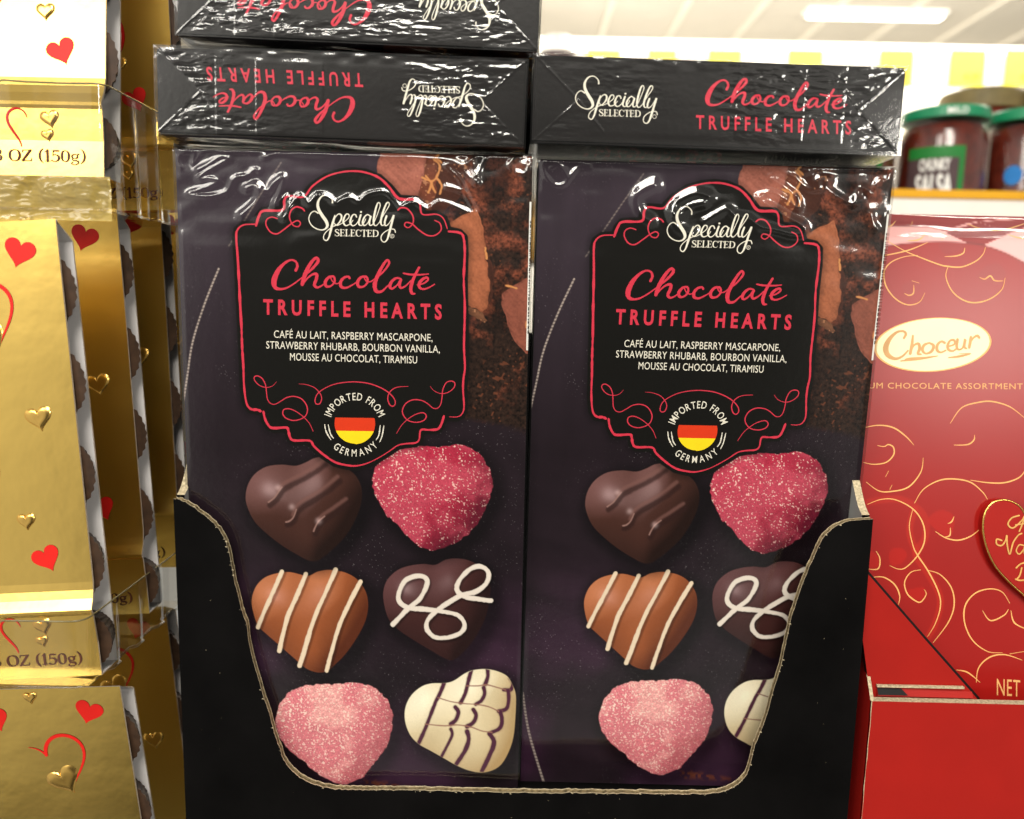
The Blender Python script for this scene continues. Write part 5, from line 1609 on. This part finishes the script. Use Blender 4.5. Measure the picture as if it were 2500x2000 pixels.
M_BAR = mat('ceiling_grid_bar', lin((240, 232, 214)), .5, spec=.3, var=.03)

YJ = .50
JR = 99 * (YJ - CAM[1]) / F_PX
lid_z = U(2308, 276, YJ)[2]
JH = .118
jz = lid_z - JH


def make_jar():
    root = empty('salsa_jar')
    m = MB()
    m.lathe([(JR * .80, 0), (JR * .93, .004), (JR * .96, .012), (JR * .96, JH * .76), (JR * .90, JH * .83), (JR * .80, JH * .88)], 40)
    m.build('salsa', M_SALSA, root, smooth=True)
    m = MB()
    m.lathe([(JR * .84, 0), (JR * .98, .004), (JR, .012), (JR, JH * .78), (JR * .94, JH * .85), (JR * .84, JH * .90), (JR * .84, JH * .93)], 40, cap=False)
    m.build('glass', M_GLASS, root, smooth=True)
    m = MB()
    m.lathe([(JR * .90, JH * .915), (JR * .95, JH * .92), (JR * .95, JH * .99), (JR * .92, JH), (JR * .5, JH * 1.0)], 48)
    lid = m.build('lid', M_LID, root, smooth=False)
    m = MB()
    v, f = text_mesh('MILD', 1.0, .01)
    lo, hi = v[:, 0].min(), v[:, 0].max()
    m.add([(JR * .957 * math.sin(.45 * ((q[0] - lo) / (hi - lo) - .5)), -JR * .957 * math.cos(.45 * ((q[0] - lo) / (hi - lo) - .5)), JH * .93 + q[1] * .008) for q in v], f)
    m.build('lettering', M_WHITE, lid)
    lab = MB()
    def patch(a0, a1, z0, z1, r, mt):
        n_ = 14
        vs = [(r * math.sin(t), -r * math.cos(t), z) for z in (z0, z1) for t in np.linspace(a0, a1, n_)]
        lab.add(vs, [(i, i + 1, n_ + i + 1, n_ + i) for i in range(n_ - 1)], mt)
    patch(-1.0, .12, JH * .04, JH * .61, JR * 1.004, 0)
    patch(-1.0, .22, JH * .61, JH * .695, JR * 1.006, 1)
    patch(.10, .22, JH * .04, JH * .61, JR * 1.006, 1)
    pl = lab.build('label', [M_LABEL, M_GREEN], root)
    m = MB()
    for txt, z, hgt, a0, a1 in (('CHUNKY', JH * .52, .0100, -.72, -.08), ('SALSA', JH * .335, .0185, -.78, .0)):
        v, f = text_mesh(txt, .95, .03)
        lo, hi = v[:, 0].min(), v[:, 0].max()
        top_ = v[:, 1].max()
        m.add([(JR * 1.012 * math.sin(a0 + (a1 - a0) * (q[0] - lo) / (hi - lo)), -JR * 1.012 * math.cos(a0 + (a1 - a0) * (q[0] - lo) / (hi - lo)), z + q[1] / top_ * hgt) for q in v], f)
    m.build('lettering', M_WHITE, pl)
    return root


jar = make_jar()
G_JAR = 'salsa jars on the shelf behind'
jars = [((U(2308, 276, YJ)[0], YJ, jz), -.2, 'green-lidded salsa jar behind the box lying face up, its chunky lettering in view'),
        ((U(2516, 276, YJ)[0], YJ, jz), .55, 'green-lidded salsa jar cut off by the right edge of the photo'),
        ((U(2098, 276, YJ)[0], YJ + .01, jz), .1, 'salsa jar almost hidden behind the end of the box lying face up')]
for i, (loc, rz, lab) in enumerate(jars):
    o = jar if i == 0 else copy_tree(jar)
    o.location = loc
    o.rotation_euler = (0, 0, rz)
    clip_tag(o, lab, 'jar', G_JAR)
    if i == 1:
        m = MB()
        m.add([(JR * 1.015 * math.sin(-1.32 + .19 * math.cos(t)), -JR * 1.015 * math.cos(-1.32 + .19 * math.cos(t)), JH * .50 + .0085 * math.sin(t)) for t in np.linspace(0, 2 * PI, 24, endpoint=False)], [tuple(range(24))])
        m.build('round_sticker', M_BLUE, o)
# the row stacked behind
for i, (px, py, yy, lab) in enumerate(((2395, 232, .62, 'brownish jar in the back row above the green lids, left one'), (2565, 226, .62, 'brownish jar in the back row above the green lids, against the right edge'))):
    root = empty('back_row_jar', lab, 'jar', 'jars in the back row')
    t_ = U(px, py, yy)
    root.location = (t_[0], yy, jz)
    hh_ = t_[2] - jz
    rr = 95 * (yy - CAM[1]) / F_PX
    m = MB()
    m.lathe([(rr * .9, 0), (rr, .006), (rr, hh_ * .80), (rr * .86, hh_ * .88)], 36)
    m.build('body', M_SALSA, root, smooth=True)
    m = MB()
    m.lathe([(rr * .90, hh_ * .88), (rr * .92, hh_ * .885), (rr * .92, hh_ * .985), (rr * .88, hh_)], 40)
    m.build('lid', M_LID2, root)
m = MB()
m.box((.05, YJ - JR - .03, jz - .02), (1.4, .74, jz - .0005), 0)
clip_tag(m.build('back_shelf', M_RAIL), kind='structure')
# shelf lip: mustard strip over a white price rail
yl = YJ - JR - .035
za, zb_, zc = U(2350, 466, yl)[2], U(2350, 486, yl)[2], U(2350, 540, yl)[2]
lip = empty('shelf_lip', 'mustard topped white shelf edge running behind the red heart box', 'shelf edge')
lip.location = (.7, yl, zc)
OL = np.array(lip.location)
m = MB(); m.box(tuple(np.array((.05, yl - .004, zb_)) - OL), tuple(np.array((1.4, yl + .003, za)) - OL)); m.build('mustard_strip', M_MUST, lip)
m = MB(); m.box(tuple(np.array((.05, yl - .002, zc - .03)) - OL), tuple(np.array((1.4, yl + .003, zb_ - .0002)) - OL)); m.build('white_rail', M_RAIL, lip)
# mustard carton glimpsed between the lying boxes
m = MB()
a, b = U(1225, 268, .30), U(1345, 420, .30)
m.box((a[0], .30, b[2] - .06), (b[0], .36, a[2]), 0)
clip_tag(m.build('mustard_carton', M_MUST), 'mustard carton glimpsed in the gap between the two lying truffle boxes', 'carton')

YB = 1.15
m = MB()
a, b = U(1200, 88, YB), U(2800, 520, YB)
m.box((a[0] - .3, YB, b[2]), (b[0] + .3, YB + .02, a[2]), 0)
clip_tag(m.build('white_back_panel', M_PANEL), 'glaring white gondola back panel behind the jars', 'shelf back')
yr = YB - .10
m = MB()
a, b = U(1200, 112, yr), U(2800, 222, yr)
m.box((a[0] - .3, yr, b[2]), (b[0] + .3, yr + .01, a[2]), 0)
clip_tag(m.build('price_rail', M_RAIL), 'white price rail carrying the yellow tags', 'price rail')
tg = [((1433, 1512), 'leftmost of the yellow price tags, close to the topmost truffle carton'), ((1583, 1648), 'second yellow price tag from the left, the narrowest'), ((1730, 1806), 'yellow price tag above the word Chocolate of the box lying face up'), ((1925, 2004), 'yellow price tag fourth from the left, left of the right end of the lying box'), ((2149, 2225), 'yellow price tag half hidden by the right end of the box lying face up'), ((2322, 2400), 'whole yellow price tag with a scribbled price above the green lids'), ((2457, 2545), 'yellow price tag cut by the right edge of the photo')]
for i, ((x0, x1), lab) in enumerate(tg):
    root = empty('price_tag', lab, 'price tag', 'yellow price tags on the white rail')
    a, b = U(x0, 121, yr - .002), U(x1, 211 - (0 if i > 3 else 0), yr - .002)
    root.location = ((a[0] + b[0]) / 2, yr - .002, b[2])
    O_ = np.array(root.location)
    m = MB()
    m.box(tuple(np.array((a[0], yr - .003, b[2])) - O_), tuple(np.array((b[0], yr - .001, a[2])) - O_))
    m.build('card', M_TAG, root)
    if i >= 4:
        m = MB()
        w_ = b[0] - a[0]
        v, f = text_mesh('4.29', 1.0, .0)
        lo, hi = v[:, 0].min(), v[:, 0].max()
        m.add([tuple(np.array((a[0] + w_ * (.42 + .42 * (q[0] - lo) / (hi - lo)), yr - .0034, b[2] + .008 + q[1] * .016)) - O_) for q in v], f)
        m.build('price_lettering', M_TAGINK, root)
# small dark tub on the shelf behind, just right of the top carton
root = empty('dark_tub', 'white lidded dark tub peeping out right of the topmost truffle carton', 'tub')
t_ = U(1362, 92, .9)
root.location = (t_[0], .9, U(1362, 150, .9)[2] - .03)
hh_ = t_[2] - root.location[2]
m = MB(); m.lathe([(.021, 0), (.0235, .004), (.0235, hh_ * .62)], 30); m.build('body', mat('plum_plastic', lin((60, 24, 34)), .4, var=.1), root)
m = MB(); m.lathe([(.025, hh_ * .62), (.025, hh_ * .68), (.022, hh_ * .75), (.019, hh_)], 30); m.build('lid', M_RAIL, root)

# ceiling with its grid and a strip lamp
ZC = U(2000, -60, 4.0)[2]
m = MB()
m.add([(-4, 1.6, ZC), (-4, 5.6, ZC), (8, 5.6, ZC), (8, 1.6, ZC)], [(0, 1, 2, 3)])
clip_tag(m.build('ceiling', M_CEIL), kind='structure')
m = MB()
for x in np.arange(-3.6, 8, .42):
    m.box((x, 1.6, ZC - .012), (x + .03, 5.59, ZC - .004))
clip_tag(m.build('ceiling_grid', M_BAR), kind='structure')
m = MB()
m.box((-4, 5.6, ZC - 2.5), (8, 5.62, ZC + .1))
clip_tag(m.build('far_wall', M_PANEL), kind='structure')
d = ray(2136, 38)
t = (ZC - .02 - CAM[2]) / d[2]
pl = CAM + d * t
root = empty('strip_light', 'lit strip lamp on the beige ceiling at the upper right', 'ceiling lamp')
root.location = tuple(pl)
hw = 133 * np.linalg.norm(pl - CAM) / F_PX
m = MB(); m.box((-hw, -.03, -.012), (hw, .03, .0)); m.build('tube', emit_mat('lamp_glow', (1, .97, .9), 6.0), root)
m = MB(); m.box((-hw - .02, -.05, .001), (hw + .02, .05, .02)); m.build('housing', M_RAIL, root)
